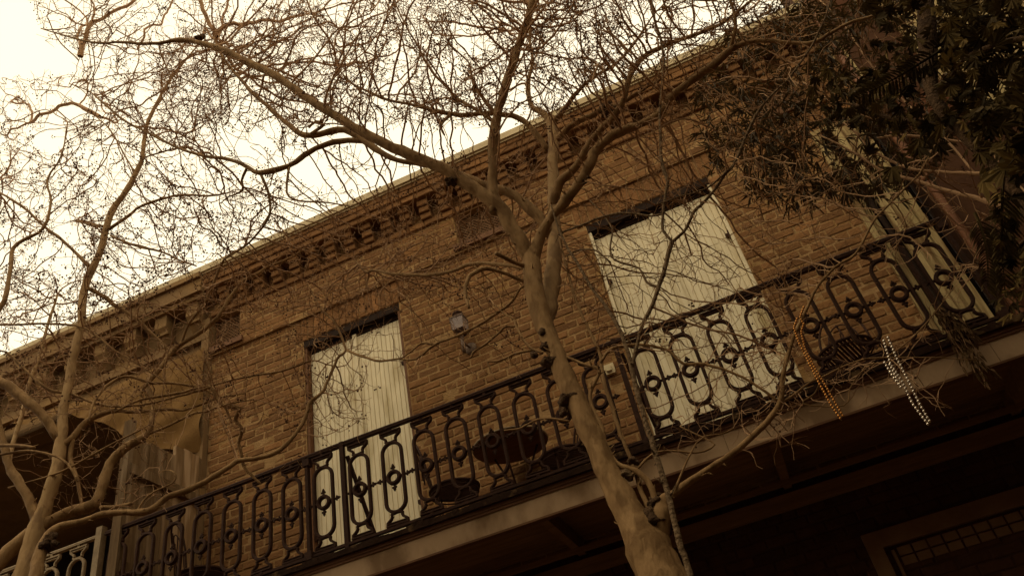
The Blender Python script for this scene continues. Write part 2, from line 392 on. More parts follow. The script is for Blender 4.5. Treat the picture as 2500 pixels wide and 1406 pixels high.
# lower doorway under the balcony
m = MB()
m.box(.50, 3.0, YW-.05, YW+.05, 3.03, 3.14); m.box(.50, .60, YW-.048, YW+.05, .2, 3.03); m.box(.64, .66, YW-.03, YW+.05, .2, 3.0)
m.build('lower_door_frame', M['frame'], bld)
m = MB()
for r0 in range(2):
    for k in range(23):
        x = .68+k*.10; z = 2.955-r0*.065
        m.box(x, x+.086, YW-.02, YW-.0105, z, z+.053)
m.build('transom_panes', M['frame'], bld)
m = MB(); m.box(-2.2, -.6, YW-.02, YW+.05, 2.95, 3.02); m.build('lower_lintel', M['frame'], bld)

# ------------------------------------------------------------------ neighbour on the right
rb = thing('stucco_building', 'tall dark red stucco house adjoining the brick house on the right', 'building', (4, 6, 0))
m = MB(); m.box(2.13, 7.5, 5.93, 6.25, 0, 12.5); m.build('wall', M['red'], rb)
m = MB(); m.box(2.75, 3.9, 5.89, 5.95, 6.0, 7.9); m.box(2.6, 4.05, 5.86, 5.96, 7.9, 8.05); m.build('window_shutter', M['oldboard'], rb)
m = MB(); m.box(2.13, 2.24, 5.88, 5.93, 6.7, 11); m.box(3.0, 3.12, 5.86, 5.93, 8.2, 12); m.build('pilaster', M['oldboard'], rb)
m = MB(); m.tube([(2.145, 5.84, .1), (2.145, 5.84, 3.4), (2.145, 5.84, 6.4), (2.2, 5.84, 9)], .034, 12)
for z in (4.1, 5.6, 7.1): m.lathe((2.145, 5.84, z), [(.04,-.03),(.044,0),(.04,.03)], 12)
m.build('downspout', M['pipe'], rb, smooth=True)

# ------------------------------------------------------------------ neighbour on the left
lb = thing('stucco_building', 'tan stucco house with a row of moulded dentil blocks left of the brick house', 'building', (-8, 6, 0))
X0 = -13; X1 = XL-.004
m = MB()
m.box(X0, X1, YW, YW+.3, 6.95, 8.0); m.box(X0, X1, YW+.3, YW+2.6, 6.9, 6.95); m.box(X1-.02, X1, YW+.3, YW+2.6, 0, 6.899); m.box(X0, X1, YW, YW+.3, 0, 3.75)
m.build('wall', M['stucco'], lb)
m = MB(); m.box(X0, X1, YW+2.6, YW+2.7, 0, 6.95); m.box(X0, X1, YW+.3, YW+2.6, 3.70, 3.75); m.build('porch_back', M['black'], lb)
m = MB()
for (y, z0, z1) in ((.30,7.90,7.965), (.26,7.72,7.90), (.21,7.66,7.72), (.05,7.22,7.30), (.08,7.16,7.22)):
    m.box(X0, X1, YW-y, YW, z0, z1)
for i in range(6): m.box(X0, X1, YW-.02-.006*i, YW, 7.12-i*.045, 7.157-i*.045)
m.build('cornice', M['stucco'], lb)
m = MB(); m.box(X0, X1, YW-.288, YW+.6, 7.967, 8.043); m.build('roof_flashing', M['flash'], lb)
for k in range(17):
    x = -5.16-.43*k
    m = MB(); m.box(-.08, .08, YW-.17, YW, 7.50, 7.66); m.box(-.075, .075, YW-.13, YW, 7.42, 7.50); m.add([(-.08,YW-.17,7.5),(.08,YW-.17,7.5),(.08,YW-.03,7.34),(-.08,YW-.03,7.34),(-.08,YW,7.5),(.08,YW,7.5),(.08,YW,7.34),(-.08,YW,7.34)], [(0,1,2,3),(3,2,6,7),(0,3,7,4),(1,5,6,2)])
    o = m.build('dentil_block', M['stucco'], lb); o.location = (x+8, 0, 0)*1 if False else Vector((x-lb.location.x, -6, 0))
for o in bld.children:
    if o.name.startswith('corbel'):
        o.location.y = 0
# ------------------------------------------------------------------ canvas and plank screen
cv = MB(); nx, nz = 60, 26; vs = []
top = lambda x: 7.02
def low(x):
    K = [(-8.6, 6.85), (-7.4, 6.86), (-6.6, 6.72), (-5.95, 6.28), (-5.45, 5.86), (-5.2, 5.80), (-5.05, 5.78)]
    for (a, b), (c, d) in zip(K[:-1], K[1:]):
        if x <= c: u = (x-a)/(c-a); return b+(d-b)*u
    return K[-1][1]
for j in range(nz+1):
    for i in range(nx+1):
        x = -8.6+3.60*i/nx; v = j/nz; z = top(x)+(low(x)-top(x))*v
        q = x*1.0+(7-z)*.9
        y = YW-.10-.30*v*(1-.3*v)*min(1, max(.02, (-5.0-x)/.5))+.035*math.sin(q*14)*v+.03*noise.noise(Vector((x*3, z*5, 0)))-.05*noise.noise(Vector((x*1.3, z*2, 5)))
        vs.append((x, y, z+.02*math.sin(x*9)*v))
W1 = nx+1
cv.add(vs, [(j*W1+i, j*W1+i+1, (j+1)*W1+i+1, (j+1)*W1+i) for j in range(nz) for i in range(nx)])
tag(cv.build('canvas_curtain', M['canvas'], smooth=True), 'brown canvas sagging in folds below the tan cornice above the plank screen', 'canvas')
ps = thing('plank_screen', 'weathered vertical plank privacy screen standing across the balcony under the canvas', 'screen', (-5.02, 5.5, 3.85))
y = 5.02; k = 0
while y < 5.95:
    wd = rng.uniform(.10,.13); m = MB(); m.tone = rng.uniform(.7,1.2) if k < 5 else rng.uniform(1.3,1.7)
    zt = 5.56+.02*rng.random() + (.0 if k < 5 else .12)
    m.box(-5.03-.003*(k%2), -5.00-.003*(k%2), y+.002, min(y+wd, 5.985)-.002, 3.87, zt)
    m.build('plank', M['plank'], ps); y += wd; k += 1
for z in (4.35, 5.22):
    m = MB(); m.tone = .9; m.box(-4.998, -4.955, 5.0, 5.93, z-.045, z+.045); m.build('cross_rail', M['plank'], ps)
m = MB(); m.tone = .8; m.box(-5.06, -4.97, 4.965, 5.018, 3.87, 5.7); m.build('screen_post', M['plank'], ps)

# ------------------------------------------------------------------ balcony
bal = thing('balcony', 'long timber balcony with a stained pale fascia along the brick front', 'balcony', (-1.5, 5.5, 3.6))
m = MB()
for k in range(9):
    y = 5.05+k*.105; m.box(-13, 4.4, y+.002, y+.101, 3.725, 3.765)
m.box(-13, 4.4, 5.04, 5.98, 3.767, 3.80)
m.build('deck_boards', M['soffit'], bal)
m = MB(); xs = np.arange(-13, 4.4, .045)
for i, xx in enumerate(xs):      # worn, ragged leading timber
    h = 3.835+.016*noise.noise(Vector((xx*5, 0, 0)))+.012*noise.noise(Vector((xx*23, 3, 0))); d_ = .008*noise.noise(Vector((xx*9, 7, 0)))
    m.box(xx, xx+.0449, 4.955+d_, 5.06, 3.792, h)
m.build('edge_timber', M['timber'], bal)
for x0, x1 in ((-13,-7.2),(-7.197,-3.62),(-3.617,-.1),(-.097,.62),(.623,1.58),(1.583,4.4)):
    m = MB(); m.box(x0, x1, 5.0, 5.035, 3.60, 3.763); m.build('fascia_board', M['fascia'], bal)
m = MB(); m.box(-13, 4.4, 4.982, 5.04, 3.765, 3.79); m.box(-13, 4.4, 4.99, 5.04, 3.745, 3.7645); m.box(-13, 4.4, 4.985, 5.04, 3.585, 3.5995)
m.build('moulding', M['brownwood'], bal)
for x in (-12.6,-11,-9.4,-7.8,-6.2,-4.6,-3.02,-1.42,.18,1.78,3.4):
    m = MB(); m.box(x-.03, x+.03, 5.037, 5.97, 3.60, 3.723); m.build('joist', M['soffit'], bal)
m = MB(); m.box(-13, 4.4, 5.76, 5.80, 3.565, 3.598); m.box(-13, 4.4, 5.93, 5.975, 3.45, 3.56); m.build('ledger_batten', M['soffit'], bal)

# ------------------------------------------------------------------ railing
def stadium(w, h, n=10):
    r = w/2; P = []
    for k in range(n+1): a = math.pi*k/n; P.append((r*math.cos(a), h/2-r+r*math.sin(a)))
    for k in range(n+1): a = math.pi+math.pi*k/n; P.append((r*math.cos(a), -h/2+r+r*math.sin(a)))
    return P
def baluster_mb():
    m = MB(); yc = 0
    m.band(stadium(.160, .555), .024, .026, yc, True)
    for s in (1, -1):
        z = lambda q: s*q
        m.band([(-.088, z(.372)), (.088, z(.372))], .018, .028, yc)              # wide bar of the bracket
        m.band([(-.072, z(.352)), (.072, z(.352))], .010, .02, yc)
        for q in (-1, 1):
            P = [(q*.082, z(.372)), (q*.080, z(.345)), (q*.066, z(.335)), (q*.048, z(.322)), (q*.040, z(.305)), (q*.044, z(.290)), (q*.030, z(.283)), (0, z(.280))]
            m.band(P, .018, .024, yc)
        m.box(-.012, .012, -.012, .012, min(z(.372), z(.397)), max(z(.372), z(.397)))
    m.band([(-.105, -.01), (-.045, -.01)], .014, .02, yc); m.band([(.045, -.01), (.105, -.01)], .014, .02, yc)
    return m
def rosette_mb():
    m = MB(); c = -.01
    m.band([(.046*math.cos(a), c+.046*math.sin(a)) for a in np.linspace(0, 2*math.pi, 21)[:-1]], .026, .034, -.004, True)
    for dx, dz in ((0,1),(0,-1),(1,0),(-1,0)):
        b0 = .062 if dz else .098
        P = lambda u, v: (dx*u - dz*v if dx else v, 0, c + dz*u + (dx*v if dx else 0))
        m.ball((dx*(b0+.030), -.002, c+dz*(b0+.030)), .0125, 8, 6, sc=(1,.8,1))
        m.ball((dx*(b0+.042), -.002, c+dz*(b0+.042)), .007, 6, 5)
        for sgn in (-1, 1):
            m.ball((dx*(b0+.016)+(dz != 0)*sgn*.013, -.002, c+dz*(b0+.016)+(dx != 0)*sgn*.013), .009, 6, 5)
        a_ = (dx*(b0-.012), 0, c+dz*(b0-.012)); b_ = (dx*(b0+.03), 0, c+dz*(b0+.03)); m.bar(a_, b_, .012, .012, Vector((0,1,0)))
    return m
def railing(name, label, x0, x1, xs, posts, mt, zc=4.268, Y=5.0):
    r = thing(name, label, 'railing', ((x0+x1)/2, Y, 3.85), 'cast iron railings along the balcony')
    L = Vector(r.location)
    n = max(2, int((x1-x0)/.35)); tp = MB()
    P = [(x0+(x1-x0)*i/n, Y, 4.685+.004*math.sin(i*1.3)) for i in range(n+1)]
    tp.tube(P, .0155, 8); tp.box(x0, x1, Y-.02, Y+.02, 4.664, 4.672); tp.build('top_rail', mt, r)
    m = MB(); m.box(x0, x1, Y-.016, Y+.016, 3.862, 3.882); m.build('bottom_rail', mt, r)
    bo = ro = None
    for i, x in enumerate(xs):
        loc = Vector((x+rng.uniform(-.003,.003), Y, zc+rng.uniform(-.003,.003)))-L
        if bo is None:
            r['_rel'] = 1; bo = baluster_mb().build('baluster', mt, r); bo.location = loc
            ro = rosette_mb().build('rosette', mt, None, smooth=False); ro.parent = bo; ro.location = (0,0,0); del r['_rel']
        else:
            b2 = child(bo, r, loc); b2.rotation_euler = (rng.uniform(-.02,.02), rng.uniform(-.012,.012), rng.uniform(-.04,.04)); child(ro, b2, (0,0,0))
    for x, kind in posts:
        m = MB()
        if kind == 'post': m.box(x-.017, x+.017, Y-.017, Y+.017, 3.80, 4.70); m.bar((x+.03, Y+.02, 4.58), (x+.09, Y+.35, 3.83), .02, .03)
        elif kind == 'clamp':
            m.box(x-.012, x+.012, Y-.02, Y+.02, 3.80, 4.67); m.box(x-.03, x+.03, Y-.03, Y+.03, 4.60, 4.655); m.box(x-.03, x+.03, Y-.03, Y+.03, 3.85, 3.91)
        else: m.box(x-.03, x+.03, Y-.03, Y+.03, 3.80, 4.75)
        m.build('post', mt, r)
    return r
xs = [-5.01+.2795*i for i in range(0)] + [-4.445-.279*k for k in range(2, -1, -1)] + [-4.166, -3.887, -3.606, -3.337, -3.055, -2.739, -2.455, -2.186, -1.914, -1.640, -1.360, -1.085, -.807, -.418, -.142, .137, .415, .696, .985, 1.285, 1.575]
railing('balcony_railing', 'black cast iron railing of oval balusters with rosettes in front of the brick wall', -5.15, 1.76, xs,
        [(-3.19, 'clamp'), (-2.874, 'post'), (-.59, 'post'), (1.44, 'clamp'), (1.745, 'clamp')], M['iron'])
railing('balcony_railing', 'pale painted cast iron railing beyond the white corner post at lower left', -8.6, -5.19, [-5.42-.279*k for k in range(11)], [(-5.20, 'corner')], M['whiteiron'])

# ------------------------------------------------------------------ things on the balcony
def bistro_chair(label):
    t = thing('bistro_chair', label, 'chair', (0,0,0), 'bistro chairs on the balcony', rel=True)
    m = MB(); rr = .195
    for k in range(15):
        x = -.182+k*.026; hh = math.sqrt(max(rr*rr-x*x, .0005)); m.box(x-.009, x+.009, -hh, hh, .446, .455)
    m.tube([(rr*math.cos(a), rr*math.sin(a), .449) for a in np.linspace(0, 2*math.pi, 25)[:-1]], .012, 6, closed=True)
    m.tube([(.19*math.cos(a), .19*math.sin(a), .415) for a in np.linspace(0, 2*math.pi, 25)[:-1]], .006, 5, closed=True)
    m.build('seat', M['iron'], t)
    for a in (.8, 2.35, 3.93, 5.5):
        m = MB(); c, s = math.cos(a), math.sin(a)
        m.tube([(.17*c,.17*s,.445),(.175*c,.175*s,.25),(.2*c,.2*s,.03),(.225*c,.225*s,0)], .008, 6); m.build('leg', M['iron'], t)
    m = MB()
    def arch(wd, h, lean): return [(wd*math.cos(u), .17+lean*max(0, math.sin(u))*1.0, .44+h*max(0, math.sin(u))**.6) for u in np.linspace(0, math.pi, 19)]
    m.tube(arch(.18, .44, .09), .009, 6); m.tube(arch(.12, .34, .07), .006, 5)
    for sg in (-1, 1):      # scrolled wire hearts
        m.tube([(sg*(.04+.05*math.sin(u)*1.0), .23, .66+.10*math.cos(u)-.0*u) for u in np.linspace(.2, 5.2, 16)], .005, 5)
    m.tube([(.006*math.cos(q*9), .17+.09*(q), .44+.36*q) for q in np.linspace(0, 1, 24)], .008, 5)
    m.build('back', M['iron'], t)
    return t
ch = bistro_chair('bistro chair with a slatted round seat just right of the left pale shutters')
ch.location = (-2.20, 5.52, 3.80); ch.rotation_euler = (0,0,1.9)
copy_thing(ch, (-1.30, 5.62, 3.80), -.9, 'bistro chair just right of the round table, partly behind the tree trunk')
copy_thing(ch, (.90, 5.52, 3.80), -.3, 'bistro chair right of the right pale shutters near the hanging beads')
copy_thing(ch, (-4.52, 5.45, 3.80), 2.5, 'bistro chair at the left beside the plank screen')
tb = thing('bistro_table', 'round bistro table seen from below behind the railing', 'table', (-1.72, 5.66, 3.80), rel=True)
m = MB(); m.lathe((0,0,0), [(.28,.705),(.305,.71),(.305,.725),(.30,.73)], 40); m.build('table_top', M['brownwood'], tb)
m = MB(); m.tube([(.305*math.cos(a), .305*math.sin(a), .722) for a in np.linspace(0, 2*math.pi, 41)[:-1]], .009, 6, closed=True); m.build('table_rim', M['whiteiron'], tb)
for a in (.5, 2.6, 4.7):
    c, s = math.cos(a), math.sin(a); m = MB()
    m.tube([(.22*c,.22*s,.70),(.12*c,.12*s,.5),(.06*c,.06*s,.36),(.14*c,.14*s,.15),(.24*c,.24*s,0)], .009, 6); m.build('leg', M['iron'], tb)

# wall lantern
ln = thing('wall_lantern', 'small boxy glass wall lantern on the bricks between the two shuttered doors', 'lantern', (-2.03, 6.0, 5.9))
c = Vector((-2.03, 5.84, 0))
m = MB(); m.lathe((c.x+.02, 5.99, 5.88), [(.058,0),(.062,-.012),(.05,-.022),(.02,-.03)], 18, 'y'); m.build('wall_plate', M['lampmetal'], ln, smooth=True)
m = MB(); m.tube([(c.x+.02, 5.97, 5.88), (c.x+.01, 5.88, 5.875), (c.x, 5.84, 5.90)], .011, 8); m.tube([(c.x, 5.84, 5.765), (c.x, 5.84, 5.93)], .018, 10); m.lathe((c.x,5.84,5.93), [(.018,0),(.026,.012),(.020,.03)], 10)
m.build('arm', M['lampmetal'], ln, smooth=True)
m = MB(); a0, a1 = .036, .058; z0, z1 = 5.96, 6.01
q = lambda h, z: [(c.x-h,5.84-h,z),(c.x+h,5.84-h,z),(c.x+h,5.84+h,z),(c.x-h,5.84+h,z)]
m.add(q(a0,z0)+q(a1,z1), [(3,2,1,0),(0,1,5,4),(1,2,6,5),(2,3,7,6),(3,0,4,7),(4,5,6,7)]); m.build('base', M['iron'], ln)
m = MB(); m.add(q(.056,z1)+q(.064,6.14), [(0,1,5,4),(1,2,6,5),(2,3,7,6),(3,0,4,7)]); m.build('glass', M['glass'], ln)
m = MB()
for dx, dy in ((-1,-1),(1,-1),(1,1),(-1,1)): m.bar((c.x+.057*dx, 5.84+.057*dy, z1), (c.x+.066*dx, 5.84+.066*dy, 6.145), .007, .007)
m.box(c.x-.07, c.x+.07, 5.77, 5.91, 6.14, 6.15); m.build('cage', M['lampmetal'], ln)
m = MB(); m.lathe((c.x, 5.84, 6.15), [(.060,0),(.045,.03),(.045,.045),(.052,.05),(.05,.065),(.01,.075)], 18); m.build('cap', M['iron'], ln, smooth=False)
m = MB(); m.tube([(c.x,5.84,6.01),(c.x,5.84,6.05)], .009, 8); m.ball((c.x,5.84,6.065), .018, 10, 8); m.build('bulb', M['whitebox'], ln, smooth=True)
ln.location.z -= .105
# socket box
m = thing('socket_box', 'small pale outlet box on the bricks left of the right shutters', 'outlet box', (-.81, 5.97, 5.04))
b = MB(); b.box(-.86,-.765,5.955,5.99,4.99,5.085); b.build('plate', M['whitebox'], m); b = MB(); b.box(-.835,-.79,5.93,5.954,5.01,5.06); b.build('cover', M['whitebox'], m)

# bead strings
def beads(name, label, paths, r, sp, mt):
    t = thing(name, label, 'bead necklace', paths[0][0], 'bead necklaces caught on the branches')
    for P in paths:
        cr = MB(); bd = MB()
        P = [Vector(p) for p in P]; cr.tube(P, .0015, 4); acc = 0; 
        for a, b_ in zip(P[:-1], P[1:]):
            L = (b_-a).length; d = -acc if False else acc
            while d < L: bd.ball(a+(b_-a)*(d/L), r*rng.uniform(.95,1.05), 10, 7); d += sp
            acc = d-L
        cr.build('string', M['deadleaf'], t); bd.build('beads', mt, t, smooth=True)
    return t
def pp(lst, Y): return [at(x, y, Y) for x, y in lst]
BY = 2.98
beads('bead_necklace', 'orange bead necklace draped over a thin branch in front of the railing',
      [pp([(1946,778),(1938,800),(1950,835),(1975,885),(2000,935),(2030,990),(2055,1026)], BY), pp([(1962,750),(1953,775),(1962,790),(1956,812),(1965,850),(1990,900),(2015,940),(2040,985),(2060,1018)], BY+.03)], .0050, .0118, M['gold'])
beads('bead_necklace', 'silver bead necklace looping from a twig at the right end of the railing',
      [pp([(2158,832),(2175,890),(2205,935),(2228,985),(2268,1038)], BY), pp([(2168,824),(2190,875),(2218,930),(2245,985),(2272,1032)], BY+.03), pp([(2160,885),(2180,918),(2200,945),(2192,930),(2172,888)], BY-.02)], .0058, .0138, M['silver'])
beads('bead_necklace', 'thin pale bead necklace caught high in the bare crown',
      [pp([(757,-20),(756,10),(757,35),(748,44),(742,30),(743,22)], 3.0), pp([(766,-20),(766,20),(763,40),(762,62),(760,68)], 3.0)], .0035, .008, M['silver'])

# ------------------------------------------------------------------ trees: traced limbs, then crowns grown towards the light
def smooth_path(P, n=4):
    out = []
    for i in range(len(P)-1):
        p0 = P[max(i-1,0)]; p1 = P[i]; p2 = P[i+1]; p3 = P[min(i+2,len(P)-1)]
        for k in range(n):
            t = k/n; t2 = t*t; t3 = t2*t
            out.append(tuple(.5*(2*b+(-a+c_)*t+(2*a-5*b+4*c_-d)*t2+(-a+3*b-3*c_+d)*t3) for a, b, c_, d in zip(p0,p1,p2,p3)))
    out.append(tuple(P[-1])); return out

def fine(p):      # the low shaded sprays carry finer wood than the crown
    return .8 if p.z < 1.6+p.y*1.13 else 1.0
class Tree:
    def __init__(s): s.limb = MB(); s.pos = []; s.par = []; s.rad = []; s.fixed = []; s.limbs = {}
    def trace(s, key, pts, Y0=None, Y1=None, parent=None, n=3, sides=10, wig=.06, mb=None):
        if parent:
            x, y = pts[0][0], pts[0][1]
            best = min(s.limbs[parent], key=lambda q: (q[0]-x)**2+(q[1]-y)**2); Y0 = best[3] if Y0 is None else Y0
        if Y1 is None: Y1 = Y0
        P = smooth_path([(x, y, wd) for x, y, wd in pts], n)
        h = sum(ord(c_) for c_ in key)*1.7      # crooked grain and knots
        P = [(x+.32*wd**.4*noise.noise(Vector((x/23, y/23, h)))*2+.15*wd**.4*noise.noise(Vector((x/8, y/8, h+9)))*2, y+.32*wd**.4*noise.noise(Vector((x/23, y/23, h+5)))*2+.15*wd**.4*noise.noise(Vector((x/8, y/8, h+3)))*2, wd*(1+.22*max(0, noise.noise(Vector((x/16, y/16, h+2)))))) if 0 < i < len(P)-1 else (x, y, wd) for i, (x, y, wd) in enumerate(P)]
        L = [0]
        for a, b in zip(P[:-1], P[1:]): L.append(L[-1]+math.hypot(b[0]-a[0], b[1]-a[1]))
        rec = []; W_ = []; Rr = []
        for (x, y, wd), l in zip(P, L):
            Y = Y0+(Y1-Y0)*l/L[-1]; p = at(x, y, Y); r = max(wd*pxm(p)/2*(.75 if wd < 60 else .75-.0012*min(wd-60, 60))*((p-CAM).normalized().dot(_f))**.8, .0012); rec.append((x, y, wd, Y)); W_.append(p); Rr.append(r)
        s.limbs[key] = rec
        (mb or s.limb).tube(W_, Rr, sides if Rr[0] > .012 else 6, rough=(.09 if Rr[0] > .05 else .15) if Rr[0] > .012 else .1)
        m_ = mb or s.limb
        for i in range(1, len(W_)-1):      # snapped spurs
            if Rr[i] > .004 and rng.random() < .30:
                d = Vector((rng.gauss(0,1), rng.gauss(0,1), rng.gauss(0,1))).normalized()+(W_[i+1]-W_[i]).normalized()*.5; q_ = Rr[i]
                m_.tube([W_[i]+d*q_*.5, W_[i]+d*(q_+.008), W_[i]+d*(q_+rng.uniform(.012,.035))], [min(.006, q_*.5), min(.004, q_*.35), .0015], 5)
        prev = -1
        for i, (p, r) in enumerate(zip(W_, Rr)):
            if i and (p-W_[i-1]).length > .09:
                for q in (.5,):
                    s.pos.append(W_[i-1].lerp(p, q)); s.par.append(prev); s.rad.append(r); s.fixed.append(True); prev = len(s.pos)-1
            s.pos.append(p); s.par.append(prev); s.rad.append(r); s.fixed.append(True); prev = len(s.pos)-1
        return W_
    def grow(s, A, D=.052, kill=.052, infl=.6, iters=90, jit=.30, up=.0, maxn=26000):
        A = np.array([tuple(a) for a in A]); n0 = len(s.pos)
        P = np.array([tuple(p) for p in s.pos]); pos = [P]; cnt = len(P); kids = {}
        dirs = [Vector((0,0,0))]*cnt
        near = np.full(len(A), 1e9); ni = np.zeros(len(A), int)
        def upd(new, base):
            for c0 in range(0, len(new), 400):
                nb = new[c0:c0+400]; d = np.linalg.norm(A[:,None,:]-nb[None], axis=2); k = d.argmin(1); m = d[np.arange(len(A)), k]
                b = m < near; near[b] = m[b]; ni[b] = k[b]+base+c0
        upd(P, 0)
        for it in range(iters):
            act = (near < infl)
            if not act.any(): break
            allP = np.array(s.pos, dtype=float) if it == 0 else allP
            sums = {}
            idx = np.where(act)[0]; dv = A[idx]-allP[ni[idx]]; dv /= np.linalg.norm(dv, axis=1)[:,None]+1e-9
            for k, v in zip(ni[idx], dv):
                if k in sums: sums[k] += v
                else: sums[k] = v.copy()
            new = []
            for k, v in sums.items():
                if kids.get(k, 0) >= 3: continue
                if np.linalg.norm(v) < 1e-6: continue
                v = v/np.linalg.norm(v); pd = dirs[k]
                v = v + np.array(pd)*.35 + nrg.normal(0, jit/1.7, 3); v[2] += up; v /= np.linalg.norm(v)
                p = allP[k]+v*D*rng.uniform(.75, 1.2)
                kids[k] = kids.get(k, 0)+1
                new.append(p); s.pos.append(Vector(p)); s.par.append(int(k)); s.rad.append(0); s.fixed.append(False); dirs.append(Vector(v))
            if not new: break
            new = np.array(new); upd(new, cnt); cnt += len(new); allP = np.vstack([allP, new])
            keep = near > kill; A = A[keep]; near = near[keep]; ni = ni[keep]
            if len(A) == 0 or cnt > maxn: break
        s.n0 = n0
    def mesh(s, r0=.0023, ex=1.98, hair=2, hl=.07, sides=3):
        n = len(s.pos); ch = [[] for _ in range(n)]
        for i in range(n):
            if s.par[i] >= 0: ch[s.par[i]].append(i)
        acc = [0.0]*n
        for i in range(n-1, -1, -1):
            if s.fixed[i]: continue
            a = sum(acc[c]**1 for c in ch[i] if not s.fixed[c]); acc[i] = a if a > 0 else (r0*fine(s.pos[i]))**ex
            s.rad[i] = acc[i]**(1/ex)
        tw = MB(); tips = []
        for i in range(n):
            if s.fixed[i] : 
                starts = [c for c in ch[i] if not s.fixed[c]]
            else: starts = sorted([c for c in ch[i]], key=lambda c: -s.rad[c])[1:]
            for c in starts:
                path = [s.pos[i], s.pos[c]]; rr = [min(s.rad[c]*1.15, s.rad[i]*.8), min(s.rad[c], s.rad[i]*.8)]; k = c
                while ch[k]:
                    k = max(ch[k], key=lambda q: s.rad[q]); path.append(s.pos[k]); rr.append(min(s.rad[k], rr[-1]))
                tips.append((s.pos[k], (path[-1]-path[-2]).normalized()))
                tw.tube(path, rr, 5 if rr[0] > .005 else (4 if rr[0] > .003 else sides), cap=False)
        hairs = []
        for i in range(n):
            if s.fixed[i] or ch[i] and rng.random() > .13*hair: continue
            m = (1 if ch[i] else hair)
            d0 = (s.pos[i]-s.pos[s.par[i]]).normalized() if s.par[i] >= 0 else Vector((0,0,1))
            for _ in range(m):
                d = (d0+Vector((rng.gauss(0,.7), rng.gauss(0,.7), rng.gauss(0,.7)))).normalized(); L = hl*rng.uniform(.5, 1.5); p = s.pos[i]
                P = [p]; 
                for q in range(3): d = (d+Vector((rng.gauss(0,.28), rng.gauss(0,.28), rng.gauss(0,.28)))).normalized(); P.append(P[-1]+d*L/3)
                k_ = r0*fine(s.pos[i]); tw.tube(P, [k_*.85, k_*.75, k_*.65, k_*.5], 3, cap=False); hairs.append((P[-1], d))
        return tw, tips, hairs

ROOF = lambda x: 510-.4405*(x-830)
def zone(x0, y0, x1, y1, n, Ya, Yb, cond=None):
    out = []
    while len(out) < n:
        x, y = rng.uniform(x0, x1), rng.uniform(y0, y1)
        if cond and not cond(x, y): continue
        # clumped: thin by a smooth field so that open gaps stay
        if noise.noise(Vector((x/95, y/95, Ya*3))) < -.16 and rng.random() < .82: continue
        out.append(at(x, y, rng.uniform(Ya, Yb)))
    return out
def pods(ends, prob, r=.0052, many=(2, 6), cond=None):
    m = MB()
    for p, d in ends:
        if rng.random() > prob: continue
        if cond and not cond(p): continue
        for _ in range(rng.randint(*many)):
            q = p+Vector((rng.gauss(0,.014), rng.gauss(0,.014), rng.gauss(0,.014)))
            rr = r*rng.uniform(.7,1.2); m.ball(q, rr, 5, 4)
    return m
def burl(c, r, n=9, sq=.8):
    m = MB()
    m.ball(c, r*.78, 22, 16, lump=.55)
    for _ in range(n//3):
        d = Vector((rng.gauss(0,.5), rng.gauss(0,.5), rng.gauss(0,.5)))*r
        m.ball(c+d, r*rng.uniform(.3,.45), 12, 9, lump=.5)
    return m
def project(p):
    d = p-CAM; z = d.dot(_f); return (d.dot(_r)/z*F+1250, -d.dot(_u)/z*F+703)

# ---- the large central crape myrtle
T = Tree(); S_mb = MB()
T.trace('M', [(1720,1700,250),(1655,1500,215),(1603,1380,180),(1549,1275,124),(1495,1175,84),(1452,1080,78),(1414,990,70),(1385,930,64),(1355,860,58),(1328,790,62),(1307,720,64),(1298,650,60),(1290,618,58)], 2.95, 3.15, n=5, sides=18)
base = T.pos[0]
T.limb.tube([base+Vector((0.12,-.02,-base.z)), base+Vector((.06,0,-base.z*.5)), base], [.20,.15,.125], 16, rough=.1)
T.trace('ML', [(1292,635,50),(1262,575,48),(1225,515,48),(1188,482,44),(1140,450,38),(1100,420,38),(1040,393,36),(960,360,34),(880,320,32),(810,278,30),(740,233,28),(680,190,26),(620,160,24),(560,130,23),(500,108,19),(440,98,15),(370,108,12),(300,104,10),(230,105,8),(160,88,6),(100,70,4)], parent='M', Y1=2.3, n=4, sides=14)
T.trace('MV', [(1208,520,40),(1203,455,34),(1203,400,31),(1205,340,30),(1213,285,30),(1237,200,28),(1260,130,26),(1280,70,24),(1297,15,22),(1306,-50,20),(1310,-120,16)], parent='ML', Y1=2.9, n=4, sides=14)
T.trace('MR', [(1300,640,44),(1320,575,34),(1350,525,32),(1385,485,32),(1418,440,32),(1437,405,32),(1455,368,30),(1490,335,28),(1530,315,28),(1575,298,26),(1612,275,26),(1640,235,26),(1690,195,26),(1740,160,28),(1790,118,24),(1850,100,16),(1930,105,14),(1985,105,14),(2030,80,13),(2080,55,12),(2130,40,12),(2180,20,10),(2215,-10,8)], parent='M', Y1=3.0, n=4, sides=14)
T.trace('MR2', [(1785,120,14),(1795,70,12),(1790,20,11),(1770,-30,10)], parent='MR', Y1=2.9)
T.trace('MR3', [(1700,85,14),(1760,60,14),(1800,30,12),(1850,-10,10)], Y0=3.2, Y1=3.1)
T.trace('S', [(1330,800,40),(1342,745,50),(1345,700,54),(1352,640,50),(1354,580,44),(1352,520,40),(1352,450,36),(1350,400,34),(1350,330,34),(1345,290,32)], Y0=3.16, Y1=3.7, n=4, sides=14, mb=S_mb)
T.trace('S1', [(1348,300,30),(1325,275,22),(1296,258,18),(1289,205,14),(1300,150,12),(1292,90,9),(1300,20,7)], parent='S', Y1=3.6, mb=S_mb)
T.trace('S2', [(1346,305,20),(1379,266,16),(1400,235,14),(1440,195,12),(1490,165,10),(1530,130,9),(1580,60,7)], parent='S', Y1=3.5)
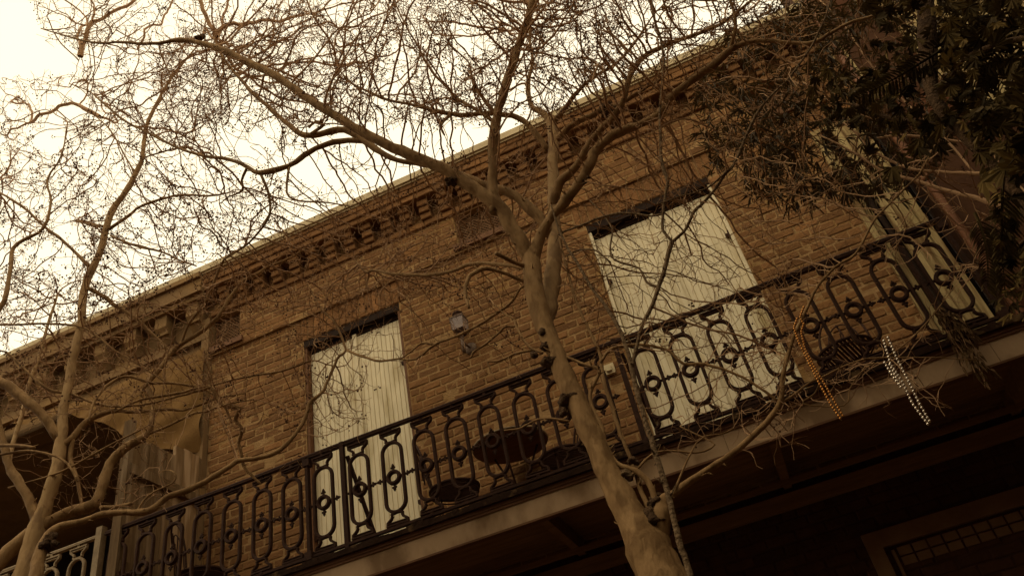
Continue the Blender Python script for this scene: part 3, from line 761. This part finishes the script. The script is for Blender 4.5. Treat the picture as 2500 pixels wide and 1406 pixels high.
T.trace('SL', [(1345,575,38),(1312,525,36),(1261,481,30),(1225,463,28),(1179,450,24),(1133,430,22),(1060,408,16),(1015,400,15),(954,386,18),(902,353,22),(841,317,24),(779,329,22),(738,328,18),(702,302,16),(666,271,15),(620,230,14),(597,205,12),(550,150,9),(520,90,7)], parent='S', Y1=3.0, n=4)
T.trace('K', [(887,345,18),(831,345,18),(785,358,18),(743,379,18),(707,405,18),(635,422,16),(604,408,14),(558,389,12),(502,382,11),(450,367,9),(410,350,9),(358,323,8),(307,297,8),(256,256,7),(220,225,5),(169,205,4)], parent='SL', Y1=2.9)
T.trace('K2', [(635,422,10),(655,471,9),(659,522,9),(630,568,8),(594,604,8),(548,632,7)], parent='K', Y1=3.3)
T.trace('K3', [(604,408,9),(590,440,8),(592,465,8),(560,480,5),(535,498,4)], parent='K', Y1=3.2)
T.trace('K4', [(755,330,12),(790,305,12),(770,298,9),(755,312,7)], parent='SL', Y1=3.0)
T.trace('K5', [(707,405,9),(700,470,8),(730,490,7),(800,495,5),(860,505,4)], parent='K', Y1=3.1)
T.trace('SR', [(1345,520,30),(1365,450,28),(1400,415,26),(1430,365,24),(1466,319,24),(1495,287,22),(1518,255,22),(1532,208,20),(1548,165,18),(1580,135,16),(1640,105,14),(1700,85,13)], parent='S', Y1=3.2, n=4)
T.trace('SR2', [(1352,350,24),(1385,316,22),(1415,295,20),(1441,283,20),(1465,270,20),(1513,255,16),(1560,225,12),(1620,190,9)], parent='S', Y1=3.5)
T.trace('SB', [(1340,370,22),(1312,332,22),(1292,307,20),(1261,287,18),(1225,279,17),(1179,277,16),(1138,282,16),(1102,279,15),(1050,268,12),(1000,255,10),(950,245,9),(900,225,8),(860,205,7),(825,170,6)], parent='S', Y1=3.2)
T.trace('SB2', [(1100,280,13),(1077,305,9),(1085,330,6)], parent='SB', Y1=3.3)
T.trace('BK', [(1205,275,12),(1179,238,11),(1160,220,12)], parent='MV')
T.trace('BK2', [(1200,295,10),(1165,270,11),(1140,255,12),(1112,240,12)], parent='MV')
T.trace('W', [(1290,655,16),(1232,647,12),(1181,642,12),(1149,645,12),(1117,657,12),(1074,668,12),(1031,672,11),(999,670,10),(957,668,9),(914,660,8),(893,666,7),(870,640,5)], parent='M', Y1=3.5)
T.trace('Z', [(1285,690,14),(1240,670,12),(1190,655,14),(1155,667,15),(1139,690,14),(1136,720,13),(1145,752,9)], parent='M', Y1=2.9)
T.trace('Z2', [(1290,655,16),(1246,636,15),(1210,618,13)], parent='M', Y1=2.95)
T.trace('Yb', [(1295,690,10),(1270,705,9),(1250,737,10),(1202,772,10),(1151,803,10),(1101,825,9),(1061,841,9),(1016,876,8),(976,876,7),(930,882,7),(905,876,8),(870,866,8),(848,855,8)], parent='M', Y1=3.4)
T.trace('Yc', [(1061,841,7),(1030,838,6),(1005,856,6),(976,876,5)], parent='Yb')
T.trace('Yd', [(1207,743,4),(1230,764,5),(1255,780,6),(1260,797,7),(1275,822,7),(1294,847,8),(1325,862,9)], Y0=3.2, Y1=3.05)
T.trace('Ye', [(1260,797,6),(1234,798,7),(1218,813,7),(1186,839,7),(1155,860,7),(1150,873,6)], parent='Yd')
T.trace('Yf', [(1300,855,8),(1256,864,8),(1218,881,7),(1192,882,6),(1195,896,4),(1210,925,3)], parent='Yd')
T.trace('RB', [(1390,1028,8),(1327,1021,7),(1290,1035,6),(1267,1046,6),(1230,1050,4)], Y0=3.05, Y1=3.0)
T.trace('D', [(1608,1350,80),(1612,1270,66),(1622,1222,42),(1647,1203,26),(1691,1168,24),(1750,1133,24),(1791,1105,22),(1851,1051,20),(1891,1006,22),(1906,971,20),(1911,926,15),(1921,876,14),(1941,815,12),(1966,760,11),(1996,700,9),(2040,652,8),(2091,618,8),(2132,543,7),(2178,492,6),(2244,425,6),(2280,359,5),(2332,287,4),(2383,205,4),(2429,102,3)], Y0=3.03, Y1=3.12, n=4, sides=14)
T.trace('D2', [(1905,985,12),(1935,965,9),(1975,935,8),(2006,921,8),(2067,891,8),(2117,876,7),(2200,873,5),(2293,873,4),(2400,880,3)], parent='D', Y1=3.3)
T.trace('D2b', [(2162,873,6),(2210,840,5),(2250,800,5),(2285,760,4),(2330,700,3)], parent='D2', Y1=3.3)
T.trace('D2c', [(2006,921,7),(1990,960,6),(1960,985,5),(2060,990,5),(2075,950,5),(2095,915,5),(2135,885,4)], parent='D2', Y1=3.2)
T.trace('D3', [(1900,980,10),(1856,946,9),(1791,911,9),(1720,888,10),(1670,888,10),(1629,855,9),(1576,842,9),(1523,844,10),(1488,855,10),(1466,885,10)], parent='D', Y1=3.0)
T.trace('D4', [(1640,1215,8),(1700,1080,6),(1760,1060,5),(1790,1045,4)], Y0=3.0, Y1=3.2)
T.trace('E', [(1606,1262,24),(1590,1190,18),(1556,1150,18),(1519,1137,16),(1497,1119,16),(1479,1089,14),(1470,1044,14),(1448,1000,12),(1440,965,12),(1450,940,12),(1462,915,12),(1460,899,12),(1435,892,10),(1395,877,9),(1360,860,7)], parent='D', Y1=3.1)
T.trace('Fs', [(1600,1290,18),(1589,1252,18),(1567,1203,17),(1554,1159,16),(1537,1111,15),(1514,1058,14),(1497,1000,14),(1479,948,13),(1470,903,12),(1462,855,11),(1430,790,10),(1405,730,10),(1388,670,9),(1374,620,8),(1366,580,6),(1358,540,4)], parent='D', Y1=3.3)
T.trace('Er', [(1554,1148,9),(1590,1110,7),(1640,1100,7),(1700,1105,7),(1745,1085,6),(1700,1060,5),(1660,1040,4)], parent='E', Y1=3.2)
tree1 = thing('crape_myrtle_tree', 'large bare crape myrtle with a smooth tan trunk forking in front of the brick wall', 'tree', (base.x+.12, base.y, 0))
T.limb.build('trunk', M['bark'], tree1, smooth=True)
S_mb.build('second_stem', M['palelitbark'], tree1, smooth=True, label='paler stem rising behind the main fork')
Y_ = lambda k, i: T.limbs[k][i][3]
def at_limb(key, x, y):
    q = min(T.limbs[key], key=lambda q: (q[0]-x)**2+(q[1]-y)**2); return at(x, y, q[3])
for key, x, y, r, n in (('M',1392,985,.058,8),('ML',1103,440,.040,12),('SR2',1480,268,.052,14),('BK',1158,220,.026,9),('BK2',1113,240,.026,9),('MR',1424,443,.026,6),('M',1341,845,.050,9),('M',1352,885,.052,9),('D',1606,1268,.060,12),('D',1600,1225,.034,8),('ML',490,92,.030,8),('E',1532,1160,.030,8),('E',1546,1125,.024,6)):
    p = at_limb(key, x, y); burl(p, r, n).build('burl', M['burl'] if (x, y) not in ((1532,1160),) else M['roughbark'], tree1, smooth=True)
above = lambda x, y: y < ROOF(x)-4
below = lambda x, y: y > ROOF(x)+5
A = zone(380,-130,1500,300,5600,2.5,4.1,above) + zone(1300,-130,1900,200,1600,2.7,3.9,above) + zone(200,60,760,380,480,2.6,3.6) + zone(80,-60,420,120,180,2.4,3.0) \
  + zone(800,380,1320,740,1150,3.3,4.4,below) + zone(480,560,1000,760,620,3.5,4.4,below) + zone(900,700,1300,920,110,3.1,3.9) \
  + zone(1430,440,1960,860,240,3.1,3.9) + zone(1300,250,1700,520,420,3.3,4.0,below) + zone(1620,820,1960,1100,170,3.0,3.5) + zone(1950,380,2440,700,150,2.9,3.6) + zone(1900,860,2300,1000,60,3.0,3.6) \
  + zone(520,380,900,640,150,3.0,3.8,above)
T.grow(A, up=.10)
tw, tips, hairs = T.mesh(hair=2, hl=.075)
tw.build('twigs', M['twig'], tree1)
def sky_side(p): x, y = project(p); return (y < ROOF(x)+40) or (x < 1350 and rng.random() < .2) or rng.random() < .06
pm = pods(tips+hairs, .25, cond=sky_side); po = pm.build('seed_pods', M['pod'], tree1); po['kind'] = 'stuff'

# ---- the thin rough-barked stem that rises from the bottom edge
G = Tree()
G.trace('G', [(1700,1520,26),(1684,1400,25),(1664,1340,24),(1647,1278,22),(1634,1216,22),(1616,1155,21),(1598,1097,20),(1581,1044,20),(1567,996,19),(1554,948,18),(1543,899,18),(1532,855,15),(1512,805,13),(1477,744,11),(1441,698,10),(1409,641,10),(1384,602,9),(1363,556,8),(1345,500,5)], 2.75, 3.0, n=4, sides=10)
gb = G.pos[0]; G.limb.tube([(gb.x+.05, gb.y, 0), (gb.x+.02, gb.y, gb.z*.5), gb], [.03,.025,.02], 10, rough=.1)
H = [G.trace('H', [(1543,899,15),(1555,846,13),(1566,798,13),(1591,748,14),(1609,698,15),(1623,656,15),(1633,613,15),(1642,588,14)], parent='G', Y1=2.95),
 G.trace('H1', [(1642,590,12),(1669,567,11),(1683,542,10),(1698,512,10),(1717,495,10),(1740,470,9),(1768,430,9),(1794,398,9),(1824,328,9),(1855,266,9),(1890,228,8),(1927,190,8),(1960,145,7),(1988,102,7),(2019,31,5),(2035,-30,5)], parent='H', Y1=2.8),
 G.trace('H2', [(1642,590,9),(1619,563,10),(1620,520,10),(1626,464,11),(1630,442,11),(1616,400,10),(1612,336,10),(1612,256,10),(1620,154,9),(1614,102,8),(1599,51,7),(1589,-10,6),(1575,-70,5)], parent='H', Y1=2.9),
 G.trace('H3', [(1610,700,9),(1580,690,8),(1560,655,7),(1500,635,7),(1490,600,6),(1495,560,5),(1470,520,5),(1440,490,4)], parent='H', Y1=3.1),
 G.trace('H4', [(1623,520,8),(1590,528,7),(1530,520,8),(1470,530,8),(1420,550,8),(1380,565,7),(1360,575,5)], parent='H2', Y1=3.0),
 G.trace('H5', [(1490,640,6),(1450,610,5),(1410,612,6),(1385,625,5)], parent='H3', Y1=3.1),
 G.trace('H6', [(1794,398,7),(1740,450,6),(1700,470,6),(1660,480,5),(1600,500,4)], parent='H1', Y1=2.9)]
tree2 = thing('slender_tree', 'thin stem with rough flaking bark rising from the bottom edge right of the main trunk', 'tree', (gb.x+.05, gb.y, 0))
G.limb.build('trunk', M['roughbark'], tree2, smooth=True)
G.grow(zone(1420,420,1960,900,300,2.8,3.5)+zone(1540,-80,1960,400,320,2.6,3.3)+zone(1350,550,1600,780,80,2.9,3.4), kill=.06)
tw, tips, hairs = G.mesh(hair=2, hl=.055); tw.build('twigs', M['twig'], tree2)

# ---- the crape myrtle at the left edge, its stem coloured paler for light
V = Tree(); V_mb = MB()
V.trace('V', [(-60,1750,130),(20,1520,100),(58,1410,84),(78,1330,74),(95,1274,58),(116,1216,48),(138,1150,46),(148,1069,40),(156,994,33),(169,927,30),(182,860,28),(196,800,27),(206,707,26),(225,655,25),(246,610,23),(261,553,22),(275,512,21),(307,468,19),(333,420,17),(348,384,15),(358,310,13),(384,251,11),(405,210,9),(435,169,8),(461,138,6),(485,110,5)], 3.3, 3.7, n=4, sides=14, mb=V_mb)
vb = V.pos[0]; V.limb.tube([(vb.x-.05, vb.y, 0), (vb.x-.02, vb.y, vb.z*.5), vb], [.18,.15,.12], 14, rough=.1)
V.trace('V1', [(147,1075,38),(102,1011,34),(58,971,34),(20,943,36),(-40,915,36),(-140,880,30)], parent='V', Y1=3.1)
V.trace('V2', [(93,1285,36),(70,1212,36),(45,1175,34),(22,1136,30),(8,1080,26),(-8,1020,22),(-30,900,18)], parent='V', Y1=3.3)
V.trace('V3', [(20,1140,16),(31,1087,16),(45,1040,16),(56,1000,15),(70,940,13),(92,880,12),(115,800,9),(140,720,7)], Y0=3.6, Y1=4.0, mb=V_mb)
V.trace('P', [(-90,1480,70),(-30,1405,60),(22,1345,52),(90,1292,48),(165,1252,45),(232,1230,42),(252,1180,36),(268,1132,34),(300,1098,32),(345,1070,27),(366,1047,20),(374,1000,16),(368,964,16),(362,935,17),(397,893,17),(412,868,17),(442,840,16),(482,815,16),(532,775,14),(552,740,14),(579,702,12),(592,687,11),(630,667,10),(656,651,9),(702,633,8),(722,622,7),(745,606,6)], Y0=3.25, Y1=4.1, n=4, sides=12)
V.trace('P2', [(359,1060,11),(420,1035,9),(470,1010,8),(506,1003,7),(560,985,5),(620,975,4)], parent='P', Y1=4.0)
V.trace('P3', [(440,845,9),(462,790,10),(500,740,9),(522,690,9),(548,632,8),(594,604,7)], parent='P', Y1=3.7)
V.trace('P4', [(245,1238,14),(285,1236,13),(322,1228,12)], parent='P')
V.trace('P5', [(20,1190,5),(150,1150,8),(260,1090,8),(345,1048,6)], Y0=3.4, Y1=3.4)
V.trace('Q', [(70,1460,56),(88,1400,50),(98,1350,42),(120,1305,34),(156,1283,28),(200,1274,25),(249,1256,23),(312,1250,22),(365,1247,24),(410,1212,22),(454,1198,20),(500,1176,19),(562,1137,18),(582,1124,17),(628,1117,15),(678,1102,15),(723,1056,14),(748,1011,13),(758,981,12),(783,961,10),(798,936,9),(823,876,8),(843,854,8),(820,792,6),(789,759,6),(766,723,5),(750,690,4)], Y0=3.0, Y1=4.0, n=4, sides=12)
V.trace('Q2', [(334,1250,8),(350,1222,6),(378,1198,6),(418,1181,5),(431,1161,5),(414,1147,4),(387,1152,3)], parent='Q')
V.trace('R1', [(150,1090,24),(178,1066,21),(213,1026,20),(270,1004,18),(300,1003,14),(349,1005,12),(406,998,11),(449,1001,9),(506,981,9),(540,970,7),(600,960,5)], parent='V', Y1=4.0)
V.trace('R2', [(-30,915,12),(0,856,9),(50,891,9),(110,946,10),(171,961,10),(241,986,9),(304,992,9),(378,981,9),(434,967,9),(491,953,10),(517,946,12),(530,975,12),(550,990,13),(585,998,13),(575,1025,13),(591,1049,13),(582,1081,12),(588,1104,12),(596,1136,11),(614,1159,10),(637,1181,7)], Y0=3.2, Y1=4.2)
V.trace('R3', [(280,1005,8),(345,975,9),(425,962,10),(470,950,9),(520,940,8),(600,920,7),(690,905,7),(760,880,6)], Y0=3.6, Y1=4.2)
V.trace('R4', [(178,1066,15),(172,1120,16),(190,1172,14),(200,1232,12)], parent='R1')
V.trace('R5', [(215,1030,7),(230,980,9),(275,930,10),(320,920,10),(370,935,9),(420,935,9),(500,950,8),(545,985,9),(565,1030,8)], Y0=3.4, Y1=4.1)
V.trace('R6', [(362,935,10),(345,960,10),(345,1000,9)], Y0=3.7, Y1=3.7)
V.trace('U1', [(-40,1085,14),(0,1087,13),(50,1088,12),(85,1092,10)], Y0=3.2, Y1=3.2)
V.trace('U2', [(-40,1115,9),(0,1110,9),(67,1100,9),(125,1110,9),(165,1132,9),(190,1175,7)], Y0=3.2, Y1=3.3)
V.trace('A1', [(-40,792,9),(40,792,8),(100,790,8),(186,795,8),(230,815,8),(281,856,7),(340,890,6),(400,930,5)], Y0=3.3, Y1=3.7)
V.trace('A2', [(215,704,16),(250,722,15),(281,745,14),(321,770,13),(361,805,12),(402,845,11),(412,862,11)], parent='V', Y1=3.9)
V.trace('A3', [(266,560,13),(312,528,11),(348,502,10),(410,482,9),(451,476,8),(507,479,7),(560,470,5)], parent='V', Y1=3.6)
V.trace('A4', [(258,553,11),(220,548,9),(184,538,7)], parent='V', Y1=3.7)
V.trace('A5', [(217,650,15),(186,618,11),(154,589,10),(108,553,10),(51,502,9),(0,471,8),(-40,450,7)], parent='V', Y1=3.2)
V.trace('A6', [(-40,800,22),(10,735,18),(26,650,16),(32,605,14),(70,580,12),(108,555,11),(125,490,8),(115,440,7),(150,380,6),(165,300,5)], Y0=3.0, Y1=3.2)
V.trace('A7', [(270,575,9),(330,600,8),(395,615,7),(450,640,5),(480,650,4)], parent='V', Y1=3.6)
V.trace('A8', [(330,425,6),(300,370,6),(270,320,5),(240,290,4)], parent='V')
V.trace('A9', [(352,385,6),(420,365,6),(470,360,5)], parent='V')
tree3 = thing('crape_myrtle_tree', 'bare crape myrtle spreading from the lower left corner, stem colour lightened as if lit', 'tree', (vb.x-.05, vb.y, 0))
V.limb.build('trunk', M['bark'], tree3, smooth=True)
V_mb.build('main_stem', M['palelitbark'], tree3, smooth=True)
burl(at(120,1325,3.1), .05, 7).build('burl', M['burl'], tree3, smooth=True)
V.grow(zone(-60,180,520,720,1350,3.0,4.3,above)+zone(160,420,700,720,430,3.2,4.2,above)+zone(0,720,560,1020,1350,3.3,4.4)+zone(500,720,900,1080,560,3.6,4.5)+zone(60,1040,420,1250,160,3.3,3.8))
tw, tips, hairs = V.mesh(hair=2, hl=.07); tw.build('twigs', M['twig'], tree3)
pm = pods(tips+hairs, .27, cond=sky_side, r=.0062); po = pm.build('seed_pods', M['pod'], tree3); po['kind'] = 'stuff'

# ---- leafy shrub and broad-leaved tree at the right
def leaf(m, p, d, L, W, droop=.3):
    d = d.normalized(); s = d.cross(Vector((rng.gauss(0,.4), rng.gauss(0,.4), 1)))
    if s.length < .05: s = Vector((1,0,0))
    s.normalize(); n = s.cross(d); pts = [(0, .12), (.25, .8), (.55, 1), (.8, .6), (1, .03)]; vs = []
    for t, ww in pts:
        c = p+d*(L*t)-Vector((0,0,1))*(droop*L*t*t)
        vs += [c-s*(W*ww/2)+n*(W*.14*ww), c-n*(W*.10*ww), c+s*(W*ww/2)+n*(W*.14*ww)]
    fs = []
    for i in range(4): fs += [(i*3, i*3+1, i*3+4, i*3+3), (i*3+1, i*3+2, i*3+5, i*3+4)]
    m.add(vs, fs)
O = Tree()
O.trace('O1', [(2900,760,60),(2700,620,40),(2560,545,28),(2440,505,20),(2380,482,17),(2310,465,14),(2230,440,12),(2150,415,9),(2080,370,7),(2000,330,5)], 3.2, 3.7)
O.trace('O2', [(2560,545,24),(2500,470,20),(2440,430,16),(2380,424,14),(2295,420,12),(2200,405,10),(2110,350,8),(2040,260,6),(1960,200,5)], parent='O1', Y1=3.9)
O.trace('O3', [(2440,430,12),(2420,360,11),(2330,345,9),(2200,330,9),(2120,338,8),(2060,300,6)], parent='O2', Y1=3.9)
O.trace('O4', [(2380,424,9),(2300,330,8),(2200,240,7),(2120,150,6),(2060,60,5),(2000,0,4)], parent='O2', Y1=4.1)
O.trace('O5', [(2200,330,7),(2100,280,6),(1980,300,6),(1880,330,5),(1820,380,4)], parent='O3', Y1=3.8)
ob = O.pos[0]; O.limb.tube([(ob.x+.2, ob.y, 0), (ob.x+.1, ob.y, ob.z*.6), ob], [.07,.06,.05], 10, rough=.1)
tree4 = thing('leafy_shrub', 'tall shrub with dark narrow leaves hanging over the upper right of the brick wall', 'shrub', (ob.x+.2, ob.y, 0))
O.limb.build('trunk', M['twig'], tree4, smooth=True)
inO = lambda x, y: ((x-2010)/330)**2+((y-230)/270)**2 < 1 and y > ROOF(x)-20+.25*(x-1700)*0
O.grow(zone(1690,-60,2400,480,1500,3.5,4.6,inO)+zone(1800,330,2130,480,200,3.5,4.3)+zone(1980,-80,2500,200,260,3.5,4.6), D=.05, kill=.06)
tw, tips, hairs = O.mesh(hair=1, hl=.05); tw.build('twigs', M['twig'], tree4)
m = MB()
for p, d in tips+hairs:
    x, y = project(p); k = rng.randint(3, 7) if x > 1700 else 0
    if y < ROOF(x)-30: k = rng.randint(2, 4)
    for _ in range(k):
        dd = (d*.8+Vector((rng.gauss(0,.6), rng.gauss(0,.6), rng.gauss(0,.6)-.1))).normalized(); leaf(m, p, dd, rng.uniform(.05,.095), rng.uniform(.009,.014), rng.uniform(.1,.6))
lo = m.build('leaves', M['leaf'], tree4); lo['kind'] = 'stuff'

def lobed(m, c, ax, n_, size, lobes=7):
    m.tone = rng.uniform(.4, 1.6) if rng.random() < .85 else 2.6
    ax = ax.normalized(); s = ax.cross(n_).normalized(); n_ = s.cross(ax); P = [c]; K = lobes*4
    for k in range(K+1):
        a = -1.9+3.8*k/K; ph = (k % 4); rr = size*(1.0 if ph == 2 else (.8 if ph in (1,3) else .56))*(.35+.75*math.cos(a*.75)**2)*rng.uniform(.8,1.15)
        P.append(c+ax*(math.cos(a)*rr)+s*(math.sin(a)*rr)-n_*(rr*.35*rng.uniform(.3,1.2)))
    m.add(P, [(0, i, i+1) for i in range(1, K+1)])
B = Tree()
B.trace('B1', [(2620,900,50),(2530,560,44),(2440,420,38),(2350,330,34),(2280,240,44),(2265,140,60),(2262,60,64),(2258,-60,60)], 2.5, 2.6, sides=12)
B.trace('B2', [(2350,330,22),(2260,300,18),(2180,290,14),(2100,260,9),(2040,250,6)], parent='B1', Y1=2.7)
B.trace('B3', [(2290,240,16),(2350,150,16),(2430,110,20),(2520,90,24)], parent='B1', Y1=2.3)
B.trace('B4', [(2440,420,18),(2470,300,16),(2520,260,16)], parent='B1', Y1=2.4)
B.trace('B5', [(2530,560,22),(2470,620,14),(2430,680,8)], parent='B1', Y1=2.5)
bb = B.pos[0]; B.limb.tube([(bb.x+.05, bb.y, 0), (bb.x+.03, bb.y, bb.z*.6), bb], [.06,.055,.04], 12, rough=.1)
tree5 = thing('broadleaf_tree', 'dark tree with big lobed leaves and feathery fronds at the right edge', 'tree', (bb.x+.05, bb.y, 0))
B.limb.build('trunk', M['burl'], tree5, smooth=True)
m = MB()
for (x0,y0,x1,y1,n,sz,Ya,Yb) in ((2120,-40,2420,290,210,.055,2.4,3.0),(2300,-60,2560,330,250,.055,2.2,2.8),(1980,170,2200,310,50,.055,2.5,2.9),(2430,470,2560,770,80,.05,2.4,2.7),(2140,270,2420,380,34,.055,2.5,2.8),(2380,230,2560,440,60,.07,2.2,2.5),(2100,-80,2560,30,90,.06,2.4,3.0),(2080,330,2330,430,5,.06,2.5,2.7)):
    for _ in range(n):
        p = at(rng.uniform(x0,x1), rng.uniform(y0,y1), rng.uniform(Ya,Yb))
        ax = Vector((rng.gauss(-.2,.7), rng.gauss(0,.6), rng.gauss(-.5,.5))); lobed(m, p, ax, Vector((rng.gauss(0,.9), rng.gauss(0,.9), .6)), sz*rng.uniform(.6,1.25))
lo = m.build('leaves', M['bigleaf'], tree5); lo['kind'] = 'stuff'
for (a, b, c_) in (((2540,60),(2400,70),(2270,120)),((2560,140),(2440,100),(2300,40)),((2540,200),(2430,180),(2330,200)),((2450,430),(2440,560),(2455,720)),((2300,120),(2200,190),(2100,235)),((2500,-20),(2420,120),(2390,230)),((2380,520),(2420,600),(2410,700))):
    m = MB(); m.tone = rng.uniform(.6, 1.5); P = [at(x, y, 2.45) for x, y in (a, b, c_)]; N_ = 26
    Q_ = [P[0]*(1-t)**2+P[1]*2*t*(1-t)+P[2]*t*t for t in np.linspace(0, 1, N_)]
    m.tube(Q_, [.006*(1-.8*i/N_) for i in range(N_)], 5)
    for i in range(3, N_):
        tan = (Q_[i]-Q_[i-1]).normalized(); sd_ = tan.cross(_f).normalized()
        for sg in (-1, 1): leaf(m, Q_[i], (tan*.6+sd_*sg+Vector((0,0,-.2))), .075*(1.1-.6*i/N_)*rng.uniform(.8,1.2), .012, .3)
    m.build('frond', M['bigleaf'], tree5)
# dead vine on the right end of the railing
dv = thing('dead_vine', 'withered vine with curled dead leaves tangled on the right end of the railing', 'vine', tuple(at(2330,800,4.95)))
m = MB(); lf = MB()
for k in range(9):
    x, y = 2290+rng.uniform(-30,60), 760+rng.uniform(-15,25); P = []
    for i in range(9):
        P.append(at(x, y, 4.93-.02*k*.2)); x += rng.uniform(2,16); y += rng.uniform(8,24)*(1 if k < 6 else .4)
        for _ in range(3): leaf(lf, P[-1], Vector((rng.gauss(0,.5), rng.gauss(0,.5), -.8)), rng.uniform(.03,.06), rng.uniform(.012,.02), .6)
    m.tube(P, .0025, 4)
for k in range(14):
    x = 1960+rng.uniform(0,330); y = 950-.36*(x-1960)+rng.uniform(-30,10); P = []
    for i in range(6): P.append(at(x, y, 4.95)); x += rng.uniform(-16,18); y += rng.uniform(-16,10)
    m.tube(P, .0018, 3)
m.build('stem', M['twig'], dv); lo = lf.build('leaves', M['deadleaf'], dv); lo['kind'] = 'stuff'
print('tris', sum(len(o.data.polygons) for o in bpy.data.objects if o.type == 'MESH'), 'objs', len(bpy.data.objects))
